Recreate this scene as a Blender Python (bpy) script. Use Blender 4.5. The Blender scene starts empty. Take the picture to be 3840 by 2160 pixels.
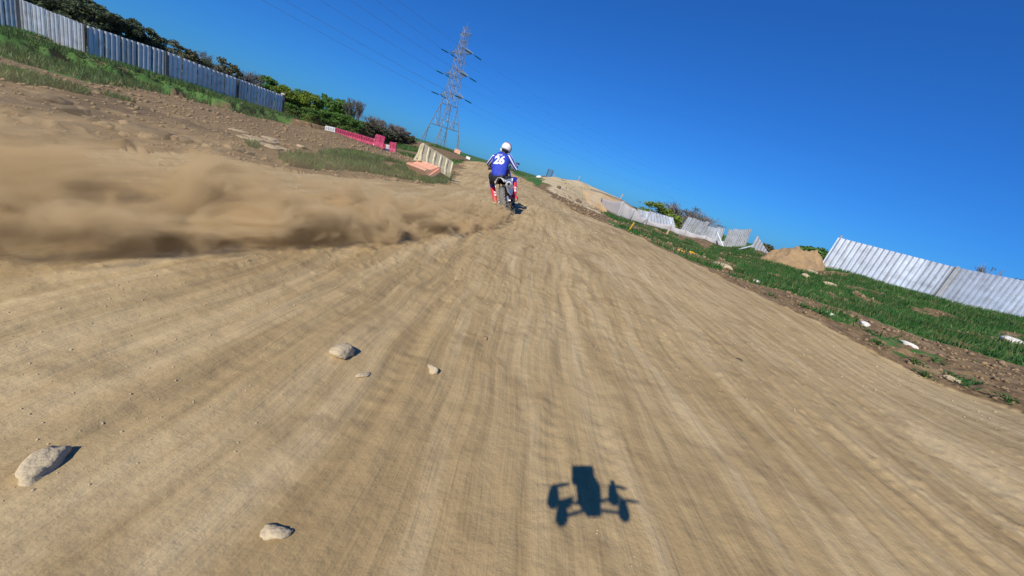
import bpy, bmesh, math, random
import numpy as np
from mathutils import Vector, Matrix, noise
from mathutils.bvhtree import BVHTree
random.seed(7)
RNG = np.random.default_rng(11)
S = bpy.context.scene
COL = S.collection
D2R = math.radians

# ------------------------------------------------------------------ camera
FOC = 1418.0                       # focal length in pixels of a 3840 px wide frame
ROLL = D2R(17.5)
PIT = math.atan(433/1418)
CAMH = 1.05
cam = bpy.data.cameras.new('camera')
cam.sensor_width = 36.0
cam.lens = FOC/3840*36
cam.clip_start = 0.01
cam.clip_end = 6000
DUST_STEP = .5
HAZE = 0.0
DRONE_TILT = 11
camo = bpy.data.objects.new('camera', cam); COL.objects.link(camo)
fwd = Vector((0, math.cos(PIT), -math.sin(PIT)))
right0 = Vector((1, 0, 0)); up0 = right0.cross(fwd)
CR = right0*math.cos(ROLL) + up0*math.sin(ROLL)*1.0
# the picture's right-hand side hangs low: the camera is rolled
CR = right0*math.cos(ROLL) + up0*math.sin(ROLL)
CU = -right0*math.sin(ROLL) + up0*math.cos(ROLL)
M = Matrix((CR, CU, -fwd)).transposed().to_4x4()
M.translation = Vector((0, 0, CAMH))
camo.matrix_world = M
S.camera = camo

def ray(px, py):
    a = px-1920; b = py-1080
    d = CR*a - CU*b + fwd*FOC
    h = math.hypot(d.x, d.y)
    return d.x/h, d.y/h, d.z/h
def at(px, py, r):
    x, y, e = ray(px, py)
    return Vector((x*r, y*r, CAMH+e*r))

# ------------------------------------------------------------------ light
SUNPIX = (2175, 1766)              # where the shadow of the lens falls: opposite the sun
sx, sy, se = ray(*SUNPIX)
SUND = Vector((sx, sy, se)).normalized()       # travel direction of sunlight
SUNEL = math.asin(-SUND.z)
sun_l = bpy.data.lights.new('sun', 'SUN')
sun_l.energy = 4.7; sun_l.angle = D2R(0.53); sun_l.color = (1.0, 0.94, 0.82)
suno = bpy.data.objects.new('sun', sun_l); COL.objects.link(suno)
suno.rotation_euler = SUND.to_track_quat('-Z', 'Y').to_euler()
suno.location = (0, -10, 30)
w = bpy.data.worlds.new('World'); S.world = w; w.use_nodes = True
nt = w.node_tree; nt.nodes.clear()
sky = nt.nodes.new('ShaderNodeTexSky'); sky.sky_type = 'NISHITA'; sky.sun_disc = False
sky.sun_elevation = SUNEL
sky.sun_rotation = math.atan2(-SUND.x, -SUND.y)
sky.altitude = 300; sky.air_density = 1.0; sky.dust_density = 0.25; sky.ozone_density = 4.0
gm = nt.nodes.new('ShaderNodeGamma'); gm.inputs[1].default_value = 0.84
hs = nt.nodes.new('ShaderNodeVectorMath'); hs.operation = 'MULTIPLY'; hs.inputs[1].default_value = (.150, .590, 1.34)
bg = nt.nodes.new('ShaderNodeBackground'); bg.inputs['Strength'].default_value = 0.10
wo = nt.nodes.new('ShaderNodeOutputWorld')
nt.links.new(sky.outputs[0], gm.inputs[0]); nt.links.new(gm.outputs[0], hs.inputs[0]); nt.links.new(hs.outputs[0], bg.inputs[0]); nt.links.new(bg.outputs[0], wo.inputs[0])
S.view_settings.view_transform = 'Standard'; S.view_settings.look = 'None'
S.view_settings.exposure = 0.1; S.view_settings.gamma = 1
S.view_settings.use_curve_mapping = False
S.cycles.use_denoising = True
S.cycles.max_bounces = 6; S.cycles.diffuse_bounces = 3; S.cycles.glossy_bounces = 2
S.cycles.transparent_max_bounces = 12; S.cycles.volume_bounces = 2
S.cycles.volume_step_rate = 1.0; S.cycles.volume_max_steps = 256
S.cycles.use_adaptive_sampling = True; S.cycles.adaptive_threshold = 0.02

# ------------------------------------------------------------------ materials
def mat(name, c, rough=0.8, metal=0.0, var=0.12, vscale=6.0, bump=0.0, bscale=40.0, c2=None, c2scale=3.0, c2lo=0.45, c2hi=0.6, trans=0.0, spec=0.5):
    m = bpy.data.materials.new(name); m.use_nodes = True
    n = m.node_tree; N = n.nodes; L = n.links
    b = N['Principled BSDF']
    b.inputs['Roughness'].default_value = rough; b.inputs['Metallic'].default_value = metal
    b.inputs['Specular IOR Level'].default_value = spec
    tc = N.new('ShaderNodeTexCoord')
    nz = N.new('ShaderNodeTexNoise'); nz.inputs['Scale'].default_value = vscale; nz.inputs['Detail'].default_value = 6
    L.new(tc.outputs['Object'], nz.inputs['Vector'])
    mr = N.new('ShaderNodeMapRange'); mr.inputs[1].default_value = .25; mr.inputs[2].default_value = .75
    mr.inputs[3].default_value = 1-var; mr.inputs[4].default_value = 1+var
    L.new(nz.outputs[0], mr.inputs[0])
    col = N.new('ShaderNodeRGB'); col.outputs[0].default_value = (*c, 1)
    src = col.outputs[0]
    if c2:
        n2 = N.new('ShaderNodeTexNoise'); n2.inputs['Scale'].default_value = c2scale; n2.inputs['Detail'].default_value = 8
        L.new(tc.outputs['Object'], n2.inputs['Vector'])
        m2 = N.new('ShaderNodeMapRange'); m2.inputs[1].default_value = c2lo; m2.inputs[2].default_value = c2hi
        L.new(n2.outputs[0], m2.inputs[0])
        mx = N.new('ShaderNodeMix'); mx.data_type = 'RGBA'
        L.new(m2.outputs[0], mx.inputs[0]); L.new(src, mx.inputs[6]); mx.inputs[7].default_value = (*c2, 1)
        src = mx.outputs[2]
    vm = N.new('ShaderNodeVectorMath'); vm.operation = 'SCALE'
    L.new(src, vm.inputs[0]); L.new(mr.outputs[0], vm.inputs['Scale'])
    L.new(vm.outputs[0], b.inputs['Base Color'])
    if bump:
        nb = N.new('ShaderNodeTexNoise'); nb.inputs['Scale'].default_value = bscale; nb.inputs['Detail'].default_value = 4
        L.new(tc.outputs['Object'], nb.inputs['Vector'])
        bp = N.new('ShaderNodeBump'); bp.inputs['Strength'].default_value = bump; bp.inputs['Distance'].default_value = 0.02
        L.new(nb.outputs[0], bp.inputs['Height']); L.new(bp.outputs[0], b.inputs['Normal'])
    if trans:
        tr = N.new('ShaderNodeBsdfTranslucent'); L.new(vm.outputs[0], tr.inputs[0])
        ms = N.new('ShaderNodeMixShader'); ms.inputs[0].default_value = trans
        L.new(b.outputs[0], ms.inputs[1]); L.new(tr.outputs[0], ms.inputs[2])
        L.new(ms.outputs[0], N['Material Output'].inputs[0])
    return m

MT = {}
def m_(k, *a, **kw):
    MT[k] = mat(k, *a, **kw); return MT[k]
m_('galvanised_sheet', (.68, .70, .71), rough=.34, metal=.60, var=.10, vscale=3, c2=(.50, .51, .50), c2scale=2.2, c2lo=.5, c2hi=.75)
def weather(mm):
    n = mm.node_tree; N = n.nodes; L = n.links; b = N['Principled BSDF']; src = b.inputs['Base Color'].links[0].from_socket
    oi = N.new('ShaderNodeObjectInfo'); r = N.new('ShaderNodeMapRange'); r.inputs[3].default_value = .85; r.inputs[4].default_value = 1.1; L.new(oi.outputs['Random'], r.inputs[0])
    v = N.new('ShaderNodeVectorMath'); v.operation = 'SCALE'; L.new(src, v.inputs[0]); L.new(r.outputs[0], v.inputs['Scale'])
    tc = N.new('ShaderNodeTexCoord'); mp = N.new('ShaderNodeMapping'); mp.inputs['Scale'].default_value = (9, 9, .8); L.new(tc.outputs['Object'], mp.inputs[0])
    nz = N.new('ShaderNodeTexNoise'); nz.inputs['Scale'].default_value = 1.0; nz.inputs['Detail'].default_value = 5; L.new(mp.outputs[0], nz.inputs[0])
    k = N.new('ShaderNodeMapRange'); k.inputs[1].default_value = .55; k.inputs[2].default_value = .75; k.inputs[4].default_value = .55; L.new(nz.outputs[0], k.inputs[0])
    m = N.new('ShaderNodeMix'); m.data_type = 'RGBA'; L.new(k.outputs[0], m.inputs[0]); L.new(v.outputs[0], m.inputs[6]); m.inputs[7].default_value = (.30, .22, .15, 1)
    L.new(m.outputs[2], b.inputs['Base Color'])
weather(MT['galvanised_sheet'])
m_('weathered_post', (.10, .10, .10), rough=.8, var=.2)
m_('grey_post', (.30, .30, .30), rough=.7, var=.15)
MT['galvanised_sheet'].node_tree.nodes['Principled BSDF'].inputs['Specular IOR Level'].default_value = .5
m_('white_net', (.62, .60, .60), rough=.95, var=.06, trans=.35)
m_('pale_paint', (.66, .70, .72), rough=.6)
m_('orange_paint', (.80, .42, .20), rough=.6, c2=(.6, .5, .4), c2scale=8)
m_('yellow_paint', (.85, .46, .04), rough=.5)
m_('cream_plastic', (.58, .51, .33), rough=.5, var=.10, bump=.1, c2=(.40, .34, .2), c2scale=5, c2lo=.5, c2hi=.8)
m_('salmon_plastic', (.78, .34, .22), rough=.5, var=.10, c2=(.62, .40, .27), c2scale=5, c2lo=.4, c2hi=.7)
m_('red_plastic', (.48, .04, .12), rough=.45, var=.15, c2=(.5, .16, .16), c2scale=4, c2lo=.5, c2hi=.8)
m_('white_plastic', (.72, .72, .70), rough=.45, var=.08)
m_('lattice_steel', (.30, .31, .33), rough=.5, metal=.3, var=.1, vscale=.5)
m_('insulator_glass', (.02, .10, .09), rough=.2)
m_('wire', (.12, .14, .17), rough=.5)
m_('old_wood', (.16, .12, .09), rough=.9, var=.25)
m_('dark_wood', (.07, .055, .04), rough=.9, var=.25)
m_('bark', (.075, .06, .05), rough=.95, var=.2, vscale=2)
m_('bark_grey', (.16, .14, .13), rough=.95, var=.2, vscale=2)
m_('twig', (.20, .17, .16), rough=.95, var=.15, vscale=1)
m_('leaf_dark', (.095, .125, .060), rough=.7, var=.35, vscale=.9, trans=.3)
m_('leaf_green', (.13, .25, .05), rough=.7, var=.35, vscale=.9, trans=.4)
m_('leaf_lime', (.22, .30, .04), rough=.7, var=.3, vscale=.9, trans=.4)
m_('leaf_olive', (.14, .14, .07), rough=.75, var=.35, vscale=.9, trans=.3)
m_('weed_leaf', (.06, .16, .03), rough=.6, var=.35, vscale=9, trans=.35)
m_('pale_stone', (.50, .40, .25), rough=.9, var=.15, bump=.4, bscale=60)
m_('white_stone', (.68, .64, .58), rough=.9, var=.1, bump=.3, bscale=60)
m_('dirt_clod', (.27, .185, .10), rough=1, var=.25, bump=.6, bscale=45)
m_('dark_clod', (.13, .095, .06), rough=1, var=.3, bump=.6, bscale=45)
# ---- rider and bike
m_('jersey_blue', (.018, .045, .42), rough=.75, var=.18, vscale=9, bump=.6, bscale=14, c2=(.10, .10, .34), c2scale=5, c2lo=.5, c2hi=.85)
m_('navy', (.012, .018, .075), rough=.8)
m_('print_white', (.72, .74, .80), rough=.7, var=.03)
m_('pants_black', (.014, .014, .018), rough=.8)
m_('pants_blue', (.020, .035, .45), rough=.7)
m_('boot_red', (.72, .03, .06), rough=.5, var=.1)
m_('boot_sole', (.40, .31, .20), rough=.9)
m_('helmet_white', (.78, .78, .80), rough=.2, var=.02)
m_('helmet_band', (.12, .08, .22), rough=.3)
m_('helmet_pink', (.62, .18, .28), rough=.3)
m_('skin', (.50, .30, .22), rough=.6)
m_('glove_black', (.015, .015, .018), rough=.8)
m_('rubber', (.028, .029, .032), rough=.9, c2=(.22, .18, .13), c2scale=4, c2lo=.52, c2hi=.72)
m_('dusty_rubber', (.15, .15, .15), rough=.95, c2=(.27, .23, .17), c2scale=3, c2lo=.40, c2hi=.75)
m_('alloy', (.55, .56, .58), rough=.35, metal=.8)
m_('black_metal', (.02, .02, .022), rough=.5)
m_('white_fender', (.70, .69, .66), rough=.4, c2=(.45, .38, .28), c2scale=6, c2lo=.5, c2hi=.8)
m_('red_frame', (.55, .02, .02), rough=.4)
m_('carbon', (.018, .018, .02), rough=.5)
m_('drone_orange', (.35, .10, .02), rough=.6)
m_('lens_glass', (.01, .01, .015), rough=.05)

# ------------------------------------------------------------------ mesh helper
def frame_for(d, hint=None):
    d = Vector(d).normalized()
    h = Vector(hint) if hint is not None else (Vector((0, 0, 1)) if abs(d.z) < .95 else Vector((1, 0, 0)))
    x = h.cross(d)
    if x.length < 1e-5: x = Vector((1, 0, 0)).cross(d)
    x.normalize(); y = d.cross(x).normalized()
    return x, y
class MB:
    def __init__(s): s.v = []; s.f = []; s.m = []; s.mi = 0
    def add(s, vs, fs, mi=None):
        o = len(s.v); s.v += [tuple(v) for v in vs]; s.f += [tuple(i+o for i in f) for f in fs]
        s.m += [s.mi if mi is None else mi]*len(fs)
    def box(s, c, size, R=None, mi=None, taper=1.0):
        c = Vector(c); hx, hy, hz = size[0]/2, size[1]/2, size[2]/2
        vs = []
        for z, t in ((-hz, 1), (hz, taper)):
            for x, y in ((-hx, -hy), (hx, -hy), (hx, hy), (-hx, hy)):
                p = Vector((x*t, y*t, z)); vs.append(c + (R @ p if R is not None else p))
        s.add(vs, [(3, 2, 1, 0), (4, 5, 6, 7), (0, 1, 5, 4), (1, 2, 6, 5), (2, 3, 7, 6), (3, 0, 4, 7)], mi)
    def loft(s, pts, rad, n=10, hint=None, cap=True, mi=None, sect=None, power=2.0):
        """rad: list of r or (rx, ry); sect: function(k, seg)->material"""
        pts = [Vector(p) for p in pts]; o = []; fs = []; ms = []
        for i, p in enumerate(pts):
            d = pts[min(i+1, len(pts)-1)] - pts[max(i-1, 0)]
            x, y = frame_for(d, hint)
            r = rad[i]; rx, ry = (r, r) if not isinstance(r, (tuple, list)) else r
            for k in range(n):
                a = 2*math.pi*k/n; ca, sa = math.cos(a), math.sin(a)
                if power != 2.0:
                    ca = math.copysign(abs(ca)**(2/power), ca); sa = math.copysign(abs(sa)**(2/power), sa)
                o.append(p + x*(rx*ca) + y*(ry*sa))
        for i in range(len(pts)-1):
            for k in range(n):
                fs.append((i*n+k, i*n+(k+1) % n, (i+1)*n+(k+1) % n, (i+1)*n+k))
                ms.append(sect(k, i) if sect else (s.mi if mi is None else mi))
        if cap:
            fs.append(tuple(reversed(range(n)))); ms.append(s.mi if mi is None else mi)
            fs.append(tuple(range((len(pts)-1)*n, len(pts)*n))); ms.append(s.mi if mi is None else mi)
        b = len(s.v); s.v += [tuple(v) for v in o]; s.f += [tuple(i+b for i in f) for f in fs]; s.m += ms
    def tube(s, a, b, r, r2=None, n=6, mi=None): s.loft([a, b], [r, r if r2 is None else r2], n, mi=mi)
    def ell(s, c, rad, R=None, nu=14, nv=8, mi=None, deform=None):
        c = Vector(c); vs = []; fs = []
        for j in range(nv+1):
            t = math.pi*j/nv
            for i in range(nu):
                a = 2*math.pi*i/nu
                p = Vector((rad[0]*math.sin(t)*math.cos(a), rad[1]*math.sin(t)*math.sin(a), rad[2]*math.cos(t)))
                if deform: p = deform(p)
                vs.append(c + (R @ p if R is not None else p))
        for j in range(nv):
            for i in range(nu):
                fs.append((j*nu+i, (j+1)*nu+i, (j+1)*nu+(i+1) % nu, j*nu+(i+1) % nu))
        s.add(vs, fs, mi)
    def ring(s, c, axis, R, r, n=32, k=8, mi=None, rr=None):
        c = Vector(c); ax = Vector(axis).normalized(); x, y = frame_for(ax)
        ry = r if rr is None else rr; vs = []; fs = []
        for i in range(n):
            a = 2*math.pi*i/n; d = x*math.cos(a)+y*math.sin(a)
            for j in range(k):
                b = 2*math.pi*j/k
                vs.append(c + d*(R + r*math.cos(b)) + ax*(ry*math.sin(b)))
        for i in range(n):
            for j in range(k):
                fs.append((i*k+j, ((i+1) % n)*k+j, ((i+1) % n)*k+(j+1) % k, i*k+(j+1) % k))
        s.add(vs, fs, mi)
    def mesh(s, name, mats, smooth=False):
        me = bpy.data.meshes.new(name); me.from_pydata(s.v, [], s.f)
        for m in (mats if isinstance(mats, (list, tuple)) else [mats]): me.materials.append(MT[m] if isinstance(m, str) else m)
        me.polygons.foreach_set('material_index', s.m)
        if smooth: me.polygons.foreach_set('use_smooth', [True]*len(me.polygons))
        me.update(); return me
    def build(s, name, mats, parent=None, smooth=False, label=None, subsurf=0):
        o = bpy.data.objects.new(name, s.mesh(name, mats, smooth)); COL.objects.link(o)
        if parent is not None: o.parent = parent
        if label: o['label'] = label
        if subsurf:
            md = o.modifiers.new('s', 'SUBSURF'); md.levels = subsurf; md.render_levels = subsurf
        return o
def tag(o, label, cat, group=None):
    o['label'] = label; o['category'] = cat
    if group: o['group'] = group
    return o
def empty(name, loc, label, cat, group=None, mw=None):
    o = bpy.data.objects.new(name, None); COL.objects.link(o); o.empty_display_size = .2
    if mw is not None: o.matrix_world = mw
    else: o.location = loc
    return tag(o, label, cat, group)
def put(name, me, parent=None, loc=(0, 0, 0)):
    o = bpy.data.objects.new(name, me); COL.objects.link(o); o.parent = parent; o.location = loc; return o

# ------------------------------------------------------------------ numpy noise
def _h(ix, iy, s):
    n = (ix.astype(np.int64)*374761393 + iy.astype(np.int64)*668265263 + s*1442695041) & 0xffffffff
    n = ((n ^ (n >> 13))*1274126177) & 0xffffffff
    n = n ^ (n >> 16)
    return (n & 0xffff)/65535.0
def vn(x, y, s=0):
    ix = np.floor(x); iy = np.floor(y); fx = x-ix; fy = y-iy
    u = fx*fx*fx*(fx*(fx*6-15)+10); v = fy*fy*fy*(fy*(fy*6-15)+10)
    a = _h(ix, iy, s); b = _h(ix+1, iy, s); c = _h(ix, iy+1, s); d = _h(ix+1, iy+1, s)
    return (a*(1-u)+b*u)*(1-v)+(c*(1-u)+d*u)*v
def fbm(x, y, o=4, s=0):
    t = 0; a = .5; z = 0
    for i in range(o):
        t = t+a*vn(x, y, s+i*17); z += a; a *= .5; x = x*2.03+5.1; y = y*2.03+1.7
    return t/z-.5
def sstep(a, b, x):
    t = np.clip((x-a)/(b-a), 0, 1); return t*t*(3-2*t)

# ------------------------------------------------------------------ terrain
CP = []                            # (x, y, z) measured ground points
def cp(px, py, r):
    p = at(px, py, r); CP.append((p.x, p.y, p.z))
for x in (-4, -2, 0, 2, 4):
    for y in (-3, -1, .8, 3, 5.5):
        if not (x == 4 and y > 3): CP.append((x, y, 0))
for a in range(0, 360, 30):
    for r in (.4, 1.0, 1.6, 2.2): CP.append((r*math.sin(D2R(a+r*20)), r*math.cos(D2R(a+r*20)), 0))
for a in (100, 130, 160, 190, 220, 250, 265):
    for r in (6, 20, 60, 200): CP.append((r*math.sin(D2R(a)), r*math.cos(D2R(a)), -.02*r if r < 100 else -5))
for t in [
  # left dirt field and fence foot
  (0,700,3.9),(0,450,6.6),(0,300,12),(0,200,24),(75,118,43),(-220,70,44),(-500,-40,44),(150,300,13),
  (400,500,8.6),(400,350,19),(320,205,41),(200,420,8.6),
  (700,560,7.1),(700,450,12.5),(700,370,24),(627,294,42),
  (1000,600,8.8),(1000,500,17),(885,378,45),(1055,430,48),
  (1300,600,13),(1300,650,9.5),(1150,480,31),(1225,482,32),(1400,548,30),(1480,574,29),(1560,600,26),(1300,540,21),
  (1450,630,14),(1550,660,13.5),(1640,640,17),(1690,665,17),(1740,640,21),(1700,700,12.6),
  # far hill below the pylon
  (1440,524,95),(1560,531,100),(1640,545,100),(1700,574,90),(1760,600,80),(1560,570,62),(1650,600,50),(1690,622,40),(1500,545,75),
  # track climbing ahead
  (1800,606,46),(1830,618,44),(1870,655,36),(1750,650,24),(1800,700,15.5),(1850,730,12.6),(1905,812,8.75),(1930,700,19),(1900,760,11),
  (1960,656,48),(2020,672,44),(1990,690,30),(2000,760,12.6),
  # table-top mound
  (2085,667,42),(2120,670,42),(2170,681,42),(2250,714,44),(2330,750,46),(2060,700,30),(2150,720,34),(2150,752,27),(2240,790,24),(2100,790,17),
  # verge and net fence foot
  (2243,776,38),(2319,809,36),(2420,840,36),(2510,866,36),(2560,886,36),(2640,900,35),(2700,922,34),(2785,930,35),(2840,940,36),
  (2339,868,15.3),(2560,969,12.6),(2734,1037,12.4),(2600,940,19),(2450,890,22),(2700,960,24),
  (2949,1156,9.7),(3082,1142,12.9),(3250,1060,25),(3480,1275,13.6),(3841,1385,13.4),(3841,1557,8.5),(3469,1419,8.9),
  (3000,1010,27),(3070,1005,28),(3490,1116,30),(3840,1200,32),(4200,1290,34),(4300,1600,9.5),(3480,1190,21),(3840,1290,20),(2900,990,25),(3100,1080,20),
]: cp(*t)
# country beyond what is seen: it falls away gently
for a, r, z in [(-75,80,-1.5),(-60,75,-1.5),(-50,75,-1.5),(-42,75,-2),(-34,80,-2.5),(-28,90,-3),(-20,160,-1),(-16,150,-1.2),(-12,140,-2),(-10,90,-2),(-5,90,-4),(0,85,-3),(4,80,-3),(10,85,-4),
                (16,70,-3.5),(22,70,-3.5),(28,65,-3.5),(36,65,-3),(45,70,-3),(55,75,-3),(75,70,-3),(-60,200,-3),(-40,200,-4),(-25,220,-4),(-10,220,-6),(5,220,-7),(20,220,-7),(40,220,-7),(65,220,-7),
                (0,520,-9),(50,520,-9),(-50,520,-7),(100,520,-9),(150,520,-9),(200,520,-9),(250,520,-9),(-100,520,-9)]:
    CP.append((r*math.sin(D2R(a)), r*math.cos(D2R(a)), z))
CP = np.array(CP)
def emb(x, y):
    r = np.sqrt(x*x+y*y)+1e-6; q = np.minimum(r/1.5, 1)
    return np.stack([x/r*1.5*q, y/r*1.5*q, np.log(np.maximum(r, .6))*.75], -1)
EC = emb(CP[:, 0], CP[:, 1])
def ker(d2): return -np.sqrt(d2+.0012)
K = ker(((EC[:, None]-EC[None])**2).sum(-1)) - np.eye(len(CP))*.004
A = np.block([[K, np.ones((len(CP), 1))], [np.ones((1, len(CP))), np.zeros((1, 1))]])
WT = np.linalg.solve(A, np.append(CP[:, 2], 0))
FENCE_L = [at(-500,-40,44), at(-220,70,44), at(75,118,43), at(320,205,41), at(627,294,42), at(885,378,45), at(1055,430,48)]
def dist_fence(x, y):
    d = np.full(x.shape, 1e9)
    for a, b in zip(FENCE_L[:-1], FENCE_L[1:]):
        ax, ay, bx, by = a.x, a.y, b.x, b.y; L2 = (bx-ax)**2+(by-ay)**2
        t = np.clip(((x-ax)*(bx-ax)+(y-ay)*(by-ay))/L2, 0, 1)
        d = np.minimum(d, np.hypot(x-ax-t*(bx-ax), y-ay-t*(by-ay)))
    return d
def base_z(x, y):
    out = np.empty(x.shape)
    for i in range(0, len(x), 60000):
        e = emb(x[i:i+60000], y[i:i+60000])
        d2 = (e**2).sum(-1)[:, None]+(EC**2).sum(-1)[None]-2*e@EC.T
        out[i:i+60000] = ker(np.maximum(d2, 0))@WT[:-1]+WT[-1]
    return out
# project ground points back to photo pixels only to bound regions measured in the photo
def topix(x, y, z):
    dx, dy, dz = x, y, z-CAMH
    c = CR.x*dx+CR.y*dy+CR.z*dz; u = CU.x*dx+CU.y*dy+CU.z*dz; f = fwd.x*dx+fwd.y*dy+fwd.z*dz
    f = np.where(f < .05, np.nan, f)
    return 1920+FOC*c/f, 1080-FOC*u/f
def inpoly(px, py, P):
    ins = np.zeros(px.shape, bool); n = len(P)
    for i in range(n):
        x1, y1 = P[i]; x2, y2 = P[(i+1) % n]
        with np.errstate(all='ignore'):
            c = ((y1 > py) != (y2 > py)) & (px < (x2-x1)*(py-y1)/((y2-y1) if y2 != y1 else 1e-9)+x1)
        ins ^= c
    return ins
def outline(P, z=0.0, r=None):
    """region outline measured on the picture -> ground polygon in metres"""
    Q = []
    for p in P:
        x, y, e = ray(p[0], p[1]); rr = p[2] if len(p) > 2 else CAMH/max(-e, 1e-3)
        Q.append((x*rr, y*rr))
    return Q
TRACK = [(-3,-12),(6,-12)]+outline([(3841,1557,8.6),(3469,1419,8.9),(3248,1325,9.1),(3110,1270,9.3),(2949,1156,9.7),(2843,1113,10.4),(2738,1073,11),(2620,1003,12.2),(2560,969,12.6),(2474,934,13.4),(2405,900,14.6),(2339,868,15.3),(2240,822,17.5),(2133,791,19),(2050,740,24),(2000,705,29),(1960,680,36),(1900,650,50)])+\
        outline([(1780,600,60),(1720,620,38),(1725,650,23),(1700,690,13.5),(1500,700,10.6),(1300,680,8.6),(1000,650,7.2),(700,600,6.6),(400,560,6.0),(0,520,5.2),(-500,420,5)])+[(-9,-4),(-9,-12)]
GRASS_R = outline([(3841,1385,13.4),(3717,1352,13.6),(3634,1314,14),(3480,1275,13.6),(3330,1225,13.8),(3192,1187,13.6),(3082,1142,12.9),(2949,1098,13.4),(2861,1076,12.6),(2734,1037,12.4),(2740,1000,18),(2690,975,21),(2640,950,24),(2700,925,33),(2830,932,35),(2860,950,31),(2900,985,27),(3000,1006,28),(3060,1003,29),(3250,1058,30),(3490,1116,30.5),(3840,1198,32.5),(4300,1300,35),(4500,1600,14)])
GRASS_M = outline([(1060,590,9.5),(1200,575,12),(1260,555,15),(1330,570,17),(1450,600,17),(1560,625,16),(1690,660,14.5),(1650,680,12.4),(1500,665,11.6),(1330,640,10.5),(1180,650,8.7),(1060,640,8.3)])
GRASS_F = outline([(-500,10,30),(0,150,25),(330,275,22),(627,345,25),(885,420,30),(1055,455,36),(1110,462,42),(1060,428,49),(885,375,47),(627,290,44),(320,200,43),(75,110,45),(-500,-60,46)])
GRASS_H = outline([(1470,545,72),(1560,535,98),(1640,548,98),(1700,577,88),(1730,610,45),(1640,610,42),(1560,590,45),(1480,570,55)])
GRASS_V = outline([(2250,800,25),(2310,812,34),(2420,842,34),(2560,890,33),(2680,935,26),(2720,1010,13),(2590,985,12.8),(2474,930,14),(2339,868,16)])
GRASS_T = outline([(1910,648,52),(1990,672,44),(2050,690,34),(2030,700,28),(1960,680,34),(1920,662,40)])
GRASS_SP = outline([(0,480,6),(0,230,18),(500,380,16),(900,520,11),(1060,600,9),(900,620,7.5),(500,560,6.5)])
GRASS_W = outline([(2560,972,12.6),(2738,1050,12),(3110,1160,12.6),(3480,1290,12.6),(3841,1400,12.6),(4300,1600,10.5),(3841,1540,8.9),(3469,1400,9.2),(3110,1255,9.6),(2843,1100,10.8)])
MOUND = outline([(1990,676,50),(2060,662,50),(2170,676,50),(2330,745,52),(2345,790,34),(2300,800,27),(2240,792,22),(2160,758,24),(2080,715,27),(2020,690,36)])
def gpoly(x, y, P, wob=.0, s=3):
    k = wob*np.clip(np.hypot(x, y)/12, .3, 3)
    return inpoly(x+k*3*fbm(x*.9, y*.9, 3, s), y+k*3*fbm(x*.9, y*.9, 3, s+50), P)
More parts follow.
